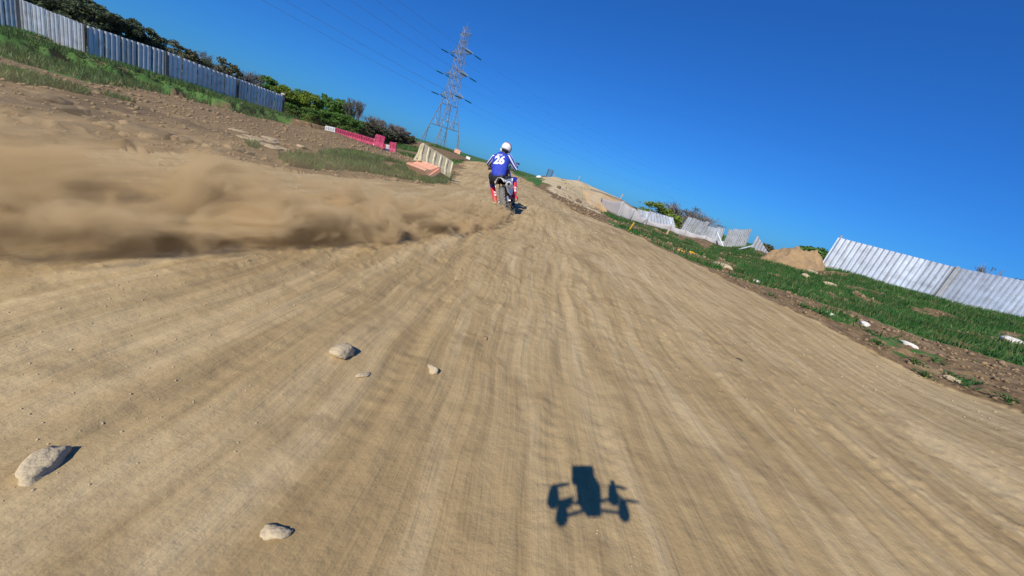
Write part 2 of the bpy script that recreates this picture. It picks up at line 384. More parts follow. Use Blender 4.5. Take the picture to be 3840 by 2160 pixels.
def ground_all(x, y, masks=False):
    r = np.hypot(x, y); z = base_z(x, y)*sstep(1.2, 5, r)
    tr = gpoly(x, y, TRACK, .25, 5)
    # eroded step below the grass along the left fence
    d = dist_fence(x, y)
    n1 = fbm(x*.25, y*.25, 3, 40); n2 = fbm(x*1.1, y*1.1, 3, 41)
    st = d-(9.0+6*n1+2.5*n2)
    left = (x < -6)
    z = z - left*.55*sstep(-.25, .35, st)*np.exp(-np.clip(st, 0, 99)/5.0)
    z = z + left*.12*np.exp(-(st+.6)**2/.5)
    far = sstep(10, 90, r)
    # lumps off the track, brushed grooves and tyre ruts on it
    rough = np.where(tr, 0., 1.)
    z = z + rough*(.06*fbm(x*.5, y*.5, 3, 1)+.05*fbm(x*3.3, y*3.3, 4, 2)*np.exp(-r/60))*np.clip(r/6, .3, 1)*(1-.6*sstep(60, 100, r))
    clod = np.maximum(fbm(x*3.6, y*3.6, 4, 9)-.06, 0)
    z = z + rough*clod*.32*(.3+.7*np.exp(-np.maximum(r-9.5, 0)/4))*(.3+.7*sstep(-.1, .15, fbm(x*.5, y*.5, 2, 33)))*np.exp(-np.maximum(r-8, 0)/40)*(r > 5)
    # right verge: soft bank shoulder
    cx = x+.02*y*y*.0
    z = z + (1-rough)*(.012*fbm(x*11, y*.9, 3, 21)+.034*fbm(x*2.6+.8*np.sin(y*.35), y*.35, 3, 22)+.010*fbm(x*7, y*5, 3, 23)+.05*fbm(x*.4, y*.4, 2, 24))*np.clip(r/1.2, .3, 1)
    for a0, b0, c0, w0 in ((-.35, -.06, -.004, .055), (.55, .03, -.010, .05), (1.5, -.10, -.006, .06), (-1.1, .12, -.012, .05), (.1, .16, -.012, .05), (2.6, -.02, -.013, .06)):
        u = (x-(a0+b0*y+c0*y*y+.06*np.sin(y*.8+a0)))/w0
        z = z + (1-rough)*sstep(.8, 1.8, r)*(-.016*np.exp(-u*u)+.009*np.exp(-(np.abs(u)-1.7)**2*2)+.003*np.exp(-u*u)*np.sin(y*74+a0*9)*sstep(6, 2.5, r)*(r < 6))*(.5+fbm(x*.8, y*.8, 2, 88)*1.6)
    pe = np.maximum(fbm(x*24, y*20, 2, 30)-.13, 0)
    z = z + (1-rough)*pe*.055*sstep(1.6, 4, r)*(r < 30)
    if not masks: return z
    g = np.zeros(x.shape)
    for P, wob, lo, hi, s, sc in ((GRASS_R, .22, -.19, -.08, 60, .9), (GRASS_M, .15, -.22, -.06, 61, .9), (GRASS_F, .3, -.20, -.05, 62, .35), (GRASS_H, .3, -.05, .06, 63, .13), (GRASS_V, .2, -.02, .12, 64, .9), (GRASS_T, .2, -.1, .05, 65, .3), (GRASS_SP, .3, .10, .2, 66, .8), (GRASS_W, .2, .13, .22, 67, 1.3)):
        q = gpoly(x, y, P, wob, s)
        g = np.maximum(g, q*sstep(lo, hi, fbm(x*sc, y*sc, 3, s)))
    beyond = (r > 110) & (fbm(x*.02, y*.02, 2, 5) > -.25)
    g = np.where(beyond, .8, g)
    dark = np.zeros(x.shape)
    dark = np.maximum(dark, left*np.exp(-((st-.1)/.45)**2))            # ground colour darkened in a band along the step
    dark = np.maximum(dark, gpoly(x, y, GRASS_SP, .3, 8)*sstep(.0, .15, fbm(x*1.4, y*1.4, 3, 12)))
    pale = gpoly(x, y, MOUND, .2, 14)*1.0
    return z, tr, g, dark, pale
def gz(x, y): return float(ground_all(np.array([x], float), np.array([y], float))[0])
def gpix(px, py, r):
    """point on the ground under that bearing at distance r"""
    x, y, e = ray(px, py); return Vector((x*r, y*r, gz(x*r, y*r)))

# polar sheet, finest where the land ahead is seen
az = np.concatenate([np.arange(-72, 72, .2), np.arange(72, 288, 3.0)])
rr = [.12]
while rr[-1] < 130: rr.append(rr[-1]*(1.0085 if rr[-1] > .5 else 1.02))
while rr[-1] < 3500: rr.append(rr[-1]*1.12)
rr = np.array(rr); na, nr = len(az), len(rr)
AA, RR = np.meshgrid(np.radians(az), rr, indexing='ij')
X = (RR*np.sin(AA)).ravel(); Y = (RR*np.cos(AA)).ravel()
Z, TR, GR, DK, PL = ground_all(X, Y, True)
fadefar = sstep(400, 700, np.hypot(X, Y)); Z = Z*(1-fadefar)-9*fadefar
i = np.arange(na)[:, None]; j = np.arange(nr-1)[None]
v00 = (i*nr+j).ravel(); v10 = (((i+1) % na)*nr+j).ravel()
F4 = np.stack([v00, v10, v10+1, v00+1], -1)
F4 = F4[:, ::-1]
def np_mesh(name, V, F, attrs, smooth=True):
    used = np.unique(F); remap = np.full(len(V), -1, np.int64); remap[used] = np.arange(len(used))
    Fn = remap[F]; Vn = V[used]
    me = bpy.data.meshes.new(name)
    me.vertices.add(len(Vn)); me.vertices.foreach_set('co', Vn.astype(np.float32).ravel())
    k = F.shape[1]
    me.loops.add(Fn.size); me.loops.foreach_set('vertex_index', Fn.astype(np.int32).ravel())
    me.polygons.add(len(Fn)); me.polygons.foreach_set('loop_start', np.arange(0, Fn.size, k, dtype=np.int32))
    me.polygons.foreach_set('loop_total', np.full(len(Fn), k, np.int32))
    if smooth: me.polygons.foreach_set('use_smooth', np.ones(len(Fn), bool))
    for an, arr in attrs.items():
        a = me.attributes.new(an, 'FLOAT', 'POINT'); a.data.foreach_set('value', arr[used].astype(np.float32))
    me.update(calc_edges=True); me.validate(); return me
V = np.stack([X, Y, Z], -1)
fc_tr = TR[v00]
att = {'grass': GR, 'dark': DK, 'track': TR.astype(float), 'pale': PL}
GM = bpy.data.materials.new('earth'); GM.use_nodes = True
def earth():
    n = GM.node_tree; N = n.nodes; L = n.links; b = N['Principled BSDF']
    b.inputs['Roughness'].default_value = 1; b.inputs['Specular IOR Level'].default_value = .15
    tc = N.new('ShaderNodeTexCoord')
    def noise_(scale, det=5, vec=None, rough=.55):
        t = N.new('ShaderNodeTexNoise'); t.inputs['Scale'].default_value = scale; t.inputs['Detail'].default_value = det; t.inputs['Roughness'].default_value = rough
        L.new(vec if vec is not None else tc.outputs['Object'], t.inputs['Vector']); return t.outputs[0]
    def mapping(sc, rot=0):
        m = N.new('ShaderNodeMapping'); m.inputs['Scale'].default_value = sc; m.inputs['Rotation'].default_value = (0, 0, rot)
        L.new(tc.outputs['Object'], m.inputs['Vector']); return m.outputs[0]
    def mr(src, a, b_, c=0, d=1):
        m = N.new('ShaderNodeMapRange'); m.inputs[1].default_value = a; m.inputs[2].default_value = b_; m.inputs[3].default_value = c; m.inputs[4].default_value = d
        L.new(src, m.inputs[0]); return m.outputs[0]
    def mix(f, a, b_):
        m = N.new('ShaderNodeMix'); m.data_type = 'RGBA'
        if isinstance(f, float): m.inputs[0].default_value = f
        else: L.new(f, m.inputs[0])
        for s_, k in ((a, 6), (b_, 7)):
            if isinstance(s_, tuple): m.inputs[k].default_value = (*s_, 1)
            else: L.new(s_, m.inputs[k])
        return m.outputs[2]
    def attr(nm):
        a = N.new('ShaderNodeAttribute'); a.attribute_name = nm; return a.outputs['Fac']
    def mul(a, b_, op='MULTIPLY'):
        m = N.new('ShaderNodeMath'); m.operation = op
        for s_, k in ((a, 0), (b_, 1)):
            if isinstance(s_, (int, float)): m.inputs[k].default_value = s_
            else: L.new(s_, m.inputs[k])
        return m.outputs[0]
    tr, gr, dk = attr('track'), attr('grass'), attr('dark')
    def warped(sc, rot, amt):
        wn_ = N.new('ShaderNodeTexNoise'); wn_.inputs['Scale'].default_value = .35; wn_.inputs['Detail'].default_value = 2; L.new(tc.outputs['Object'], wn_.inputs['Vector'])
        a_ = N.new('ShaderNodeVectorMath'); a_.operation = 'MULTIPLY_ADD'; L.new(wn_.outputs['Color'], a_.inputs[0]); a_.inputs[1].default_value = (amt, amt*.3, 0); L.new(tc.outputs['Object'], a_.inputs[2])
        m = N.new('ShaderNodeMapping'); m.inputs['Scale'].default_value = sc; m.inputs['Rotation'].default_value = (0, 0, rot); L.new(a_.outputs[0], m.inputs['Vector']); return m.outputs[0]
    groove = noise_(1.0, 4, warped((15, .8, 6), D2R(2), .55), .6)          # combed along the riding line
    groove2 = noise_(1.0, 4, warped((5, .35, 3), D2R(-4), .9), .55)
    patch = noise_(.55, 4); patch2 = noise_(.17, 3); fine = noise_(38, 5, rough=.7); mid = noise_(6.5, 5)
    tcol = mix(mr(patch, .38, .62), TRK_A, TRK_B)
    tcol = mix(mr(patch2, .42, .6, 0, .6), tcol, TRK_C)
    tcol = mix(mr(groove, .34, .54, .42, 0), tcol, TRK_D)
    tcol = mix(mr(groove2, .5, .66, 0, .5), tcol, TRK_E); tcol = mix(mr(groove2, .30, .46, .5, 0), tcol, TRK_D)
    tcol = mix(mr(fine, .58, .72, 0, .2), tcol, TRK_E); tcol = mix(mr(noise_(3.2, 5), .52, .68, 0, .45), tcol, TRK_D)
    rcol = mix(mr(mid, .38, .62), (.13, .085, .045), (.26, .175, .09))
    rcol = mix(mr(noise_(1.6, 5), .54, .66, 0, .5), rcol, (.38, .275, .155))
    rcol = mix(mr(fine, .3, .5, .55, 0), rcol, (.15, .105, .065))
    rcol = mix(mr(dk, 0, 1, 0, .75), rcol, (.085, .06, .04))
    pcol = mix(mr(noise_(.8, 4), .4, .6), (.50, .39, .22), (.60, .49, .31)); pcol = mix(mr(fine, .35, .5, .3, 0), pcol, (.36, .26, .14))
    rcol = mix(attr('pale'), rcol, pcol)
    col = mix(tr, rcol, tcol)
    gcol = mix(mr(noise_(1.2, 5), .38, .62), (.032, .115, .024), (.065, .165, .036))
    gcol = mix(mr(noise_(9, 4), .5, .7, 0, .6), gcol, (.17, .14, .075))
    gn = mul(gr, mr(noise_(5, 4), .3, .5, .6, 1.0))
    col = mix(mr(gn, .25, .6), col, gcol)
    L.new(col, b.inputs['Base Color'])
    hgt = mul(mul(groove, mul(tr, .9)), mul(mid, .8), 'ADD'); hgt = mul(hgt, mul(fine, .2), 'ADD')
    bp = N.new('ShaderNodeBump'); bp.inputs['Strength'].default_value = .6; bp.inputs['Distance'].default_value = .03
    L.new(hgt, bp.inputs['Height']); L.new(bp.outputs[0], b.inputs['Normal'])
TRK_A = (.385, .27, .13); TRK_B = (.46, .335, .17); TRK_C = (.53, .40, .215); TRK_D = (.24, .165, .080); TRK_E = (.60, .465, .27)
earth()
for nm, sel in (('dirt_track', fc_tr), ('ground', ~fc_tr)):
    me = np_mesh(nm, V, F4[sel], att); me.materials.append(GM)
    o = bpy.data.objects.new(nm, me); COL.objects.link(o); o['kind'] = 'structure'
# the small disc under the camera
mb = MB(); k = [a for a in range(0, na, 6)]
mb.v = [(float(X[a*nr]), float(Y[a*nr]), float(Z[a*nr])) for a in range(na)]+[(0, 0, float(Z[0]))]
mb.f = [((a+1) % na, a, na) for a in range(na)]; mb.m = [0]*na
me = mb.mesh('track_patch', GM); 
a_ = me.attributes.new('track', 'FLOAT', 'POINT'); a_.data.foreach_set('value', [1.0]*len(me.vertices))
o = bpy.data.objects.new('track_patch', me); COL.objects.link(o); o['kind'] = 'structure'

# ------------------------------------------------------------------ left corrugated fence
def corr_sheet(mb, p0, p1, z0, z1, per=.33, dep=.06, sag=0.0, foot=None, start=0.0):
    """trapezoid-profile sheet from p0 to p1 (ground points); z0/z1 top heights; nearly real thickness from the profile"""
    p0 = Vector(p0); p1 = Vector(p1); L = math.hypot(p1.x-p0.x, p1.y-p0.y)
    d = Vector((p1.x-p0.x, p1.y-p0.y, 0)).normalized(); nrm = Vector((d.y, -d.x, 0))
    prof = [(0, 0), (.26, 0), (.52, 1), (.80, 1), (.94, 0)]
    pts = []; k = 0; t = 0
    while True:
        for a, b in prof:
            s = (k+a)*per-start*per
            if s < 0: continue
            if s > L: break
            pts.append((s, b))
        k += 1
        if (k*per-start*per) > L: break
    pts.append((L, 0))
    n = len(pts); vs = []
    for off in (0, -.004):
        for s, b in pts:
            q = p0+d*s; q = q+nrm*(b*dep+off)
            f = s/L; g = (p0.z*(1-f)+p1.z*f) if foot is None else foot(q.x, q.y)
            vs.append((q.x, q.y, g-.04)); vs.append((q.x, q.y, z0*(1-f)+z1*f - sag*4*f*(1-f)))
    fs = []
    for i in range(n-1):
        fs.append((2*i, 2*i+2, 2*i+3, 2*i+1)); o = 2*n
        fs.append((o+2*i, o+2*i+1, o+2*i+3, o+2*i+2)); fs.append((2*i+1, 2*i+3, o+2*i+3, o+2*i+1))
    mb.add(vs, fs)
def rel(mb, o):
    mb.v = [(v[0]-o[0], v[1]-o[1], v[2]-o[2]) for v in mb.v]; return mb
fl = [gpix(-760,-130,43), gpix(-480,-40,43), gpix(-220,40,43), gpix(75,118,43), gpix(325,205,41), gpix(620,292,42), gpix(885,378,45), gpix(1055,430,48)]
tops = {0:(-760,-262),1:(-480,-158),2:(-220,-80),3:(75,2),4:(325,89),5:(620,190),6:(885,293),7:(1055,353)}
FH = 1.84
root = empty('corrugated_fence', fl[3], 'long tall fence of galvanised corrugated sheets up the left bank', 'fence')
ro = fl[3]
for b in range(len(fl)-1):
    a, c = fl[b], fl[b+1]; n = 5
    for k in range(n):
        p0 = a.lerp(c, k/n); p1 = a.lerp(c, (k+1)/n)
        p0.z = gz(p0.x, p0.y); p1.z = gz(p1.x, p1.y)
        mb = MB(); jz = random.uniform(-.02, .02)
        zz0 = (a.z+FH)*(1-k/n)+(c.z+FH)*k/n+jz; zz1 = (a.z+FH)*(1-(k+1)/n)+(c.z+FH)*(k+1)/n+jz
        per = (p1-p0).length/3.25
        corr_sheet(mb, p0, p1, zz0, zz1, per=per, dep=.10, foot=None, start=random.uniform(0, .1))
        rel(mb, ro).build('corrugated_sheet', 'galvanised_sheet', root)
for b in range(1, len(fl)):
    p = fl[b]; d = (fl[b]-fl[b-1]).normalized(); nn = Vector((d.y, -d.x, 0))
    mb = MB(); mb.box(p+nn*.14+Vector((0, 0, FH/2-.05)), (.11, .11, FH+.06), Matrix.Rotation(math.atan2(d.y, d.x), 3, 'Z'))
    rel(mb, ro).build('post', 'weathered_post', root)
p = fl[-1]+Vector((0, 0, FH+.02))
mb = MB(); mb.ell(p+Vector((.05, -.1, .06)), (.22, .16, .12), deform=lambda q: q*(1+.3*noise.noise(q*9)))
tag(mb.build('clod', 'pale_stone', None, True), 'lump of pale clay stuck on the end post of the corrugated fence', 'clod')
mb = MB()
for b in range(len(fl)-1):
    for hh in (.45, 1.45):
        d = (fl[b+1]-fl[b]).normalized(); nn = Vector((d.y, -d.x, 0))*-.05
        mb.tube(fl[b]+nn+Vector((0, 0, hh)), fl[b+1]+nn+Vector((0, 0, hh)), .03)
rel(mb, ro).build('rail', 'grey_post', root)

# ------------------------------------------------------------------ right corrugated fence
fr = [gpix(3070,1005,28), gpix(3490,1116,29.5), gpix(3920,1222,32), gpix(4350,1330,36)]
rr_t = [1.86, 1.78, 1.85, 1.9]
root = empty('corrugated_fence', fr[0], 'bright corrugated metal fence leaning above the grass bank on the right', 'fence')
lean = Vector((.10, .05, 0))
for b in range(3):
    a, c = fr[b], fr[b+1]; n = 5
    for k in range(n):
        p0 = a.lerp(c, k/n); p1 = a.lerp(c, (k+1)/n)
        h0 = rr_t[b]*(1-k/n)+rr_t[b+1]*k/n; h1 = rr_t[b]*(1-(k+1)/n)+rr_t[b+1]*(k+1)/n
        mb = MB(); corr_sheet(mb, p0, p1, p0.z+h0, p1.z+h1, per=(p1-p0).length/4.0, dep=.07, start=0)
        mb.v = [(v[0]+lean.x*(v[2]-a.z), v[1]+lean.y*(v[2]-a.z), v[2]) for v in mb.v]
        rel(mb, fr[0]).build('corrugated_sheet', 'galvanised_sheet', root)
for b in (0, 1, 2):
    p = fr[b]; mb = MB(); d = (fr[b+1]-fr[b]).normalized(); nn = Vector((d.y, -d.x, 0))
    q = p+nn*.13+d*.1; mb.loft([q+Vector((0, 0, -.1)), q+lean*1.95+Vector((0, 0, rr_t[b]+.06))], [.085, .085], 4)
    if b == 0: mb = MB(); q = p-nn*.06+d*.1; mb.loft([q+Vector((0, 0, -.1)), q+lean*2.1+Vector((0, 0, rr_t[b]+.14))], [.06, .06], 6)
    rel(mb, fr[0]).build('post', 'grey_post', root)

# ------------------------------------------------------------------ ragged sheets in the middle distance
def ragged(base, topc, r, n, label, group, hjit=.12, per=.36):
    """base, topc: pixel ends of the foot and top; r distance"""
    A, B = gpix(*base[0], r), gpix(*base[1], r+.5)
    T0, T1 = at(*topc[0], r), at(*topc[1], r+.5)
    root = empty('sheet_metal_fence', A, label, 'fence', group)
    for k in range(n):
        f0, f1 = k/n, (k+1)/n
        b0, b1 = A.lerp(B, f0), A.lerp(B, f1-.03/n); t0, t1 = T0.lerp(T1, f0), T0.lerp(T1, f1)
        j = random.uniform(-hjit, hjit); mb = MB()
        corr_sheet(mb, b0, b1, t0.z+j, t1.z+j, per=(b1-b0).length/2.0, dep=.08, sag=0)
        # shear each sheet the way it leans
        sh = (t0-b0)/max(t0.z-b0.z, .1)
        mb.v = [(v[0]+sh.x*(v[2]-b0.z), v[1]+sh.y*(v[2]-b0.z)+random.uniform(0, .001), v[2]) for v in mb.v]
        rel(mb, A).build('corrugated_sheet', 'galvanised_sheet', root)
    for f in (0, 1):
        q = A.lerp(B, f); d = (B-A).normalized(); nn = Vector((d.y, -d.x, 0)); t = T0.lerp(T1, f)
        mb = MB(); mb.tube(q-nn*.1-Vector((0, 0, .1)), t-nn*.1, .04); rel(mb, A).build('post', 'grey_post', root)
GF = 'stretches of ragged sheet fence beyond the track'
ragged([(2385,838),(2540,872)], [(2392,782),(2522,815)], 37, 6, 'ragged sheet fence half hidden behind the white net', GF, .04)
ragged([(2545,876),(2617,893)], [(2585,812),(2662,836)], 36, 5, 'broken sheet fence right beside the bare round tree', GF, .06)
ragged([(2597,886),(2698,921)], [(2629,846),(2716,856)], 35, 7, 'sheet fence stretch with a white pole leaning on it', GF, .06)
ragged([(2713,921),(2790,936)], [(2738,856),(2818,863)], 35, 6, 'rightmost upright stretch of ragged sheet fence before the gap', GF, .10)
# collapsing last panel
A = gpix(2812,936,36); mb = MB()
q = [gpix(2812,936,36), gpix(2880,944,37.5)]; T = [at(2825,878,36), at(2880,925,37.5)]
corr_sheet(mb, q[0], q[1], T[0].z, q[1].z+.25, per=.35, dep=.07)
tag(rel(mb, A).build('collapsed_sheet', 'galvanised_sheet'), 'sagging triangular sheet of metal at the broken end of the fence', 'metal sheet').location = A
def pole(name, p0, p1, r, m, label, cat, n=8, flat=None):
    mb = MB(); p0, p1 = Vector(p0), Vector(p1)
    if flat: 
        mb.loft([p0, p0.lerp(p1, .5), p1], [flat, flat, flat], 4)
    else: mb.loft([p0, p1], [r, r*.9], n)
    o = rel(mb, p0).build(name, m); o.location = p0; return tag(o, label, cat)
pole('pole', gpix(2714,932,33)+Vector((0,0,-.02)), at(2690,872,33.6), .05, 'pale_paint', 'white pole leaning against the ragged sheet fence', 'pole')
pole('pole', at(2768,936,32), at(2822,922,35), .06, 'pale_paint', 'white pole lying in the grass beneath the ragged fence', 'pole')

# ------------------------------------------------------------------ white net fence
npx = [((2243,776),(2256,743),38.5),((2319,809),(2341,756),33),((2366,824),(2383,784),33.5),((2412,838),(2424,822),34),((2510,867),(2518,842),34.5),((2560,886),(2571,862),34.5),((2640,904),(2650,884),34.2),((2711,921),(2716,906),33.8)]
root = empty('net_fence', gpix(2243,776,38.5), 'low white mesh net strung between thin posts beside the jump', 'fence')
NO = root.location.copy(); B_ = [gpix(*b, r) for b, t, r in npx]; T_ = [at(*t, r) for b, t, r in npx]
for i in range(len(npx)-1):
    mb = MB(); nx, nz = 10, 5; vs = []; fs = []
    for a in range(nx+1):
        f = a/nx; b = B_[i].lerp(B_[i+1], f); t = T_[i].lerp(T_[i+1], f); sg = .14*4*f*(1-f)
        for c in range(nz+1):
            g = c/nz; p = b.lerp(t, g); p.z -= sg*g; p.z += .02
            nrm = Vector((.3, -1, 0)); vs.append(p+nrm*(.05*math.sin(f*9+g*3+i)+.05*math.sin(g*3.1)))
    for a in range(nx):
        for c in range(nz): k = a*(nz+1)+c; fs.append((k, k+nz+1, k+nz+2, k+1))
    mb.add(vs, fs); o = rel(mb, NO).build('net_panel', 'white_net', root, True)
    md = o.modifiers.new('thick', 'SOLIDIFY'); md.thickness = .004
for i in (0, 1, 4, 5):
    mb = MB(); mb.tube(B_[i]-Vector((0, 0, .1)), T_[i]+(T_[i]-B_[i])*.08, .032 if i < 3 else .02); rel(mb, NO).build('post', 'grey_post', root)

pole('pole', gpix(2420,840,33.6)+Vector((0,0,-.05)), at(2441,790,33.6), .035, 'grey_post', 'thin grey pole standing where the white net dips low', 'pole')
# tan slope sheeting on the flank of the jump
flank = [(2178,690,41.4),(2215,708,41.6),(2262,722,42),(2300,737,42.6),(2332,749,43),(2385,782,44),(2430,812,44)]
low = [(2215,772,33),(2225,775,33),(2245,778,35),(2285,795,36),(2322,806,37),(2370,822,38),(2425,838,39)]
mb = MB(); vs = []; fs = []
for i, (a, b) in enumerate(zip(flank, low)):
    A_ = at(*a); 
    for c in range(7):
        g = c/6; B2 = at(*b); p = A_.lerp(B2, g); p.z = A_.z*(1-g)+B2.z*g - .35*math.sin(g*math.pi)*.5 + .12*noise.noise(Vector((i*.9, g*4, 2)))*(1 if 0 < c < 6 else 0)
        vs.append(p)
for i in range(6):
    for c in range(6): k = i*7+c; fs.append((k, k+1, k+8, k+7))
m_('raw_clay', (.50, .34, .17), rough=.95, var=.12, vscale=.8, c2=(.56, .44, .27), c2scale=.5, bump=.4, bscale=4)
mb.add(vs, fs); o = mb.build('clay_slope', 'raw_clay', None, True); 
md = o.modifiers.new('thick', 'SOLIDIFY'); md.thickness = .5; md.offset = -1
o['kind'] = 'structure'

# ------------------------------------------------------------------ small posts on the jump
def stake(px0, px1, r, w_, m, label, cat='stake'):
    p0 = at(*px0, r); p0.z = min(p0.z, gz(p0.x, p0.y))-.05; p1 = at(*px1, r); mb = MB()
    mb.loft([p0, p1], [(w_, w_*.35)]*2, 4)
    mb.loft([p1, p1+(p1-p0).normalized()*w_*.8], [(w_, w_*.35), (w_*.3, w_*.15)], 4)
    o = rel(mb, p0).build('stake', m); o.location = p0; return tag(o, label, cat)
stake((2077,667),(2080,658),42,.10,'orange_paint','small faded stake right of the stacked pallet on the jump lip')
stake((2169,681),(2174,664),42,.13,'orange_paint','orange and white stake at the top corner of the jump')
stake((2324,748),(2335,731),43,.14,'orange_paint','pale orange stake low on the right slope of the jump')
stake((1949,682),(1952,668),30,.10,'orange_paint','short orange stake in the grass right of the rider')
stake((2497,884),(2508,863),29,.16,'orange_paint','short orange board at the foot of the white net fence')
stake((2355,867),(2376,838),17.5,.07,'yellow_paint','bright yellow marker stake leaning at the right track edge')
# small yellow flags on the ground
for (a, b, r, lab) in ((2545,951,15.5,'small yellow marker lying in the verge grass'),(2592,950,16.5,'second yellow marker on the bare verge patch nearer the grass bank')):
    p = gpix(a, b, r); mb = MB(); mb.box(p+Vector((0,0,.04)), (.20,.10,.05), Matrix.Rotation(.5,3,'Z'), taper=.7); mb.box(p+Vector((.13,0,.03)), (.08,.04,.03))
    o = rel(mb, p).build('marker', 'yellow_paint'); o.location = p; tag(o, lab, 'marker')

# tilted pallet stack on the jump
c = at(2055,668,44); c.z = gz(c.x, c.y)
root = empty('pallet', c, 'dark slatted pallet standing tilted on top of the jump', 'pallet')
up = (at(2062,640,44)-at(2050,672,44)).normalized(); rt = (at(2070,652,44)-at(2045,643,44)).normalized()
R = Matrix((rt, up.cross(rt), up)).transposed()
for k in range(7):
    mb = MB(); mb.box(Vector((0, 0, .12))+up*(.14*k+.05), (.72-.03*abs(k-4), .06, .055), R); mb.build('slat', 'dark_wood', root)
for s in (-.25, .25):
    mb = MB(); mb.box(Vector((0, 0, .12))+up*.42+rt*s+R@Vector((0, .05, 0)), (.07, .05, .95), R); mb.build('stringer', 'dark_wood', root)
c2 = at(2036,672,44); c2.z = gz(c2.x, c2.y); mb = MB()
for k in range(4):
    mb.loft([c2+Vector((-.45+.1*k, .1*k, .05+.09*k)), c2+Vector((.4-.1*k, .2, .18+.07*k))], [.05, .04], 5)
tag(mb.build('wood_scraps', 'old_wood'), 'heap of broken boards left of the tilted pallet', 'scrap wood')
c3 = at(2022,676,46); c3.z = gz(c3.x, c3.y); mb = MB()
mb.ell(c3+Vector((0, 0, .2)), (.45, .3, .28), deform=lambda q: q*(1+.35*noise.noise(q*3))); 
tag(mb.build('sack', 'white_plastic', None, True), 'pale crumpled sack beside the scrap boards on the jump', 'sack')

# dirt heap right
hp = gpix(2970,985,27); mb = MB(); vs = []; fs = []; NU, NV = 90, 30
for j in range(NV+1):
    for i_ in range(NU):
        a = 2*math.pi*i_/NU; f = j/NV; rx = 2.15*(1+.2*math.sin(a*2+1)); ry = 1.4
        x, y = rx*f*math.cos(a), ry*f*math.sin(a)
        pk = 1.22*max(0, 1-f**1.4)*(1+.25*noise.noise(Vector((x*1.2, y*1.2, 4))))+ .55*math.exp(-((x-1.4)**2+(y)**2)/.7)*(1-f)
        P_ = Vector((hp.x+x*.8+y*.5*0, hp.y+y, 0)); P_.z = gz(P_.x, P_.y)*1+pk+.30*noise.noise(Vector((x*1.9, y*1.9, 1)))+.12*noise.noise(Vector((x*4.6, y*4.6, 7)))+.09*noise.noise(Vector((x*8, y*8, 3)))-.12*f
        vs.append(P_)
for j in range(NV):
    for i_ in range(NU): fs.append((j*NU+i_, (j+1)*NU+i_, (j+1)*NU+(i_+1) % NU, j*NU+(i_+1) % NU))
mb.add(vs, fs); m_('heap_soil', (.34, .225, .115), rough=1, var=.2, vscale=2, bump=.9, bscale=7, c2=(.27, .18, .10), c2scale=1.6)
o = rel(mb, hp).build('dirt_pile', 'heap_soil', None, True); o.location = hp; tag(o, 'heap of tan earth between the ragged fence and the bright fence', 'dirt pile')

# ------------------------------------------------------------------ plastic barriers
def jersey(L, H, W, n_rib, mats, M4, name, label, cat, group=None, topw=.3, stripes=None, feet=True):
    """moulded water-filled barrier with flared foot, waisted sides, ribs and end faces"""
    root = bpy.data.objects.new(name, None); COL.objects.link(root); root.matrix_world = M4; tag(root, label, cat, group)
    prof = [(W/2, 0), (W/2, .16*H), (W*.30, .42*H), (W*topw/2+.03, .86*H), (W*topw/2, H)]
    nseg = max(n_rib*4, 8)
    def ring(x, ins=0):
        return [(x, y-ins, z) for y, z in prof]+[(x, -y+ins, z) for y, z in reversed(prof)]
    mb = MB(); vs = []; fs = []; ms = []; k = len(prof)*2
    xs = []
    for i_ in range(n_rib):
        a = -L/2+L*i_/n_rib; s = L/n_rib
        xs += [(a+.0*s, 0), (a+.10*s, 0), (a+.16*s, .025), (a+.84*s, .025), (a+.90*s, 0)]
    xs += [(L/2, 0)]
    for x, ins in xs: 
        rg = ring(x); 
        vs += [(p[0], p[1]-(ins if p[1] > 0 else -ins)*(1 if .05*H < p[2] < .9*H else 0), p[2]) for p in rg]
    for i_ in range(len(xs)-1):
        xm = (xs[i_][0]+xs[i_+1][0])/2
        for j in range(k):
            fs.append((i_*k+j, i_*k+(j+1) % k, (i_+1)*k+(j+1) % k, (i_+1)*k+j)); ms.append(stripes(xm) if stripes else 0)
    fs.append(tuple(reversed(range(k)))); ms.append(ms[0]); fs.append(tuple(range((len(xs)-1)*k, len(xs)*k))); ms.append(ms[-2])
    mb.v = vs; mb.f = fs; mb.m = ms; mb.build('body', mats, root)
    for s in (-1, 1):
        mb = MB(); x = s*(L/2+.02); mb.box((x, 0, .5*H), (.05, W*.22, .8*H)); mb.build('connector', mats[0] if not stripes else mats[stripes(x)], root)
    return root
def frame_from(p0, p1, upv):
    x = (p1-p0).normalized(); z = (upv-x*upv.dot(x)).normalized(); y = z.cross(x)
    Mx = Matrix((x, y, z)).transposed().to_4x4(); Mx.translation = (p0+p1)/2; return Mx
# cream barrier toppled over the salmon one
p0 = at(1563,602,14.6); p1 = at(1676,668,15.3); upv = (at(1586,548,14.7)-at(1563,602,14.6))+Vector((-.10,0,0))
root = jersey((p1-p0).length, .66, .46, 5, ['cream_plastic'], frame_from(p0, p1, upv), 'plastic_barrier', 'faded cream barrier tipped up on top of the salmon one', 'barrier')
p0 = at(1533,638,14.5); p1 = at(1606,668,13.5); upv = (at(1640,622,14.6)-at(1600,668,13.8))+Vector((0,0,.15))
jersey(1.15, .58, .55, 4, ['salmon_plastic'], frame_from(p0, p1, upv), 'plastic_barrier', 'faded salmon pink barrier lying crushed under the cream one', 'barrier')
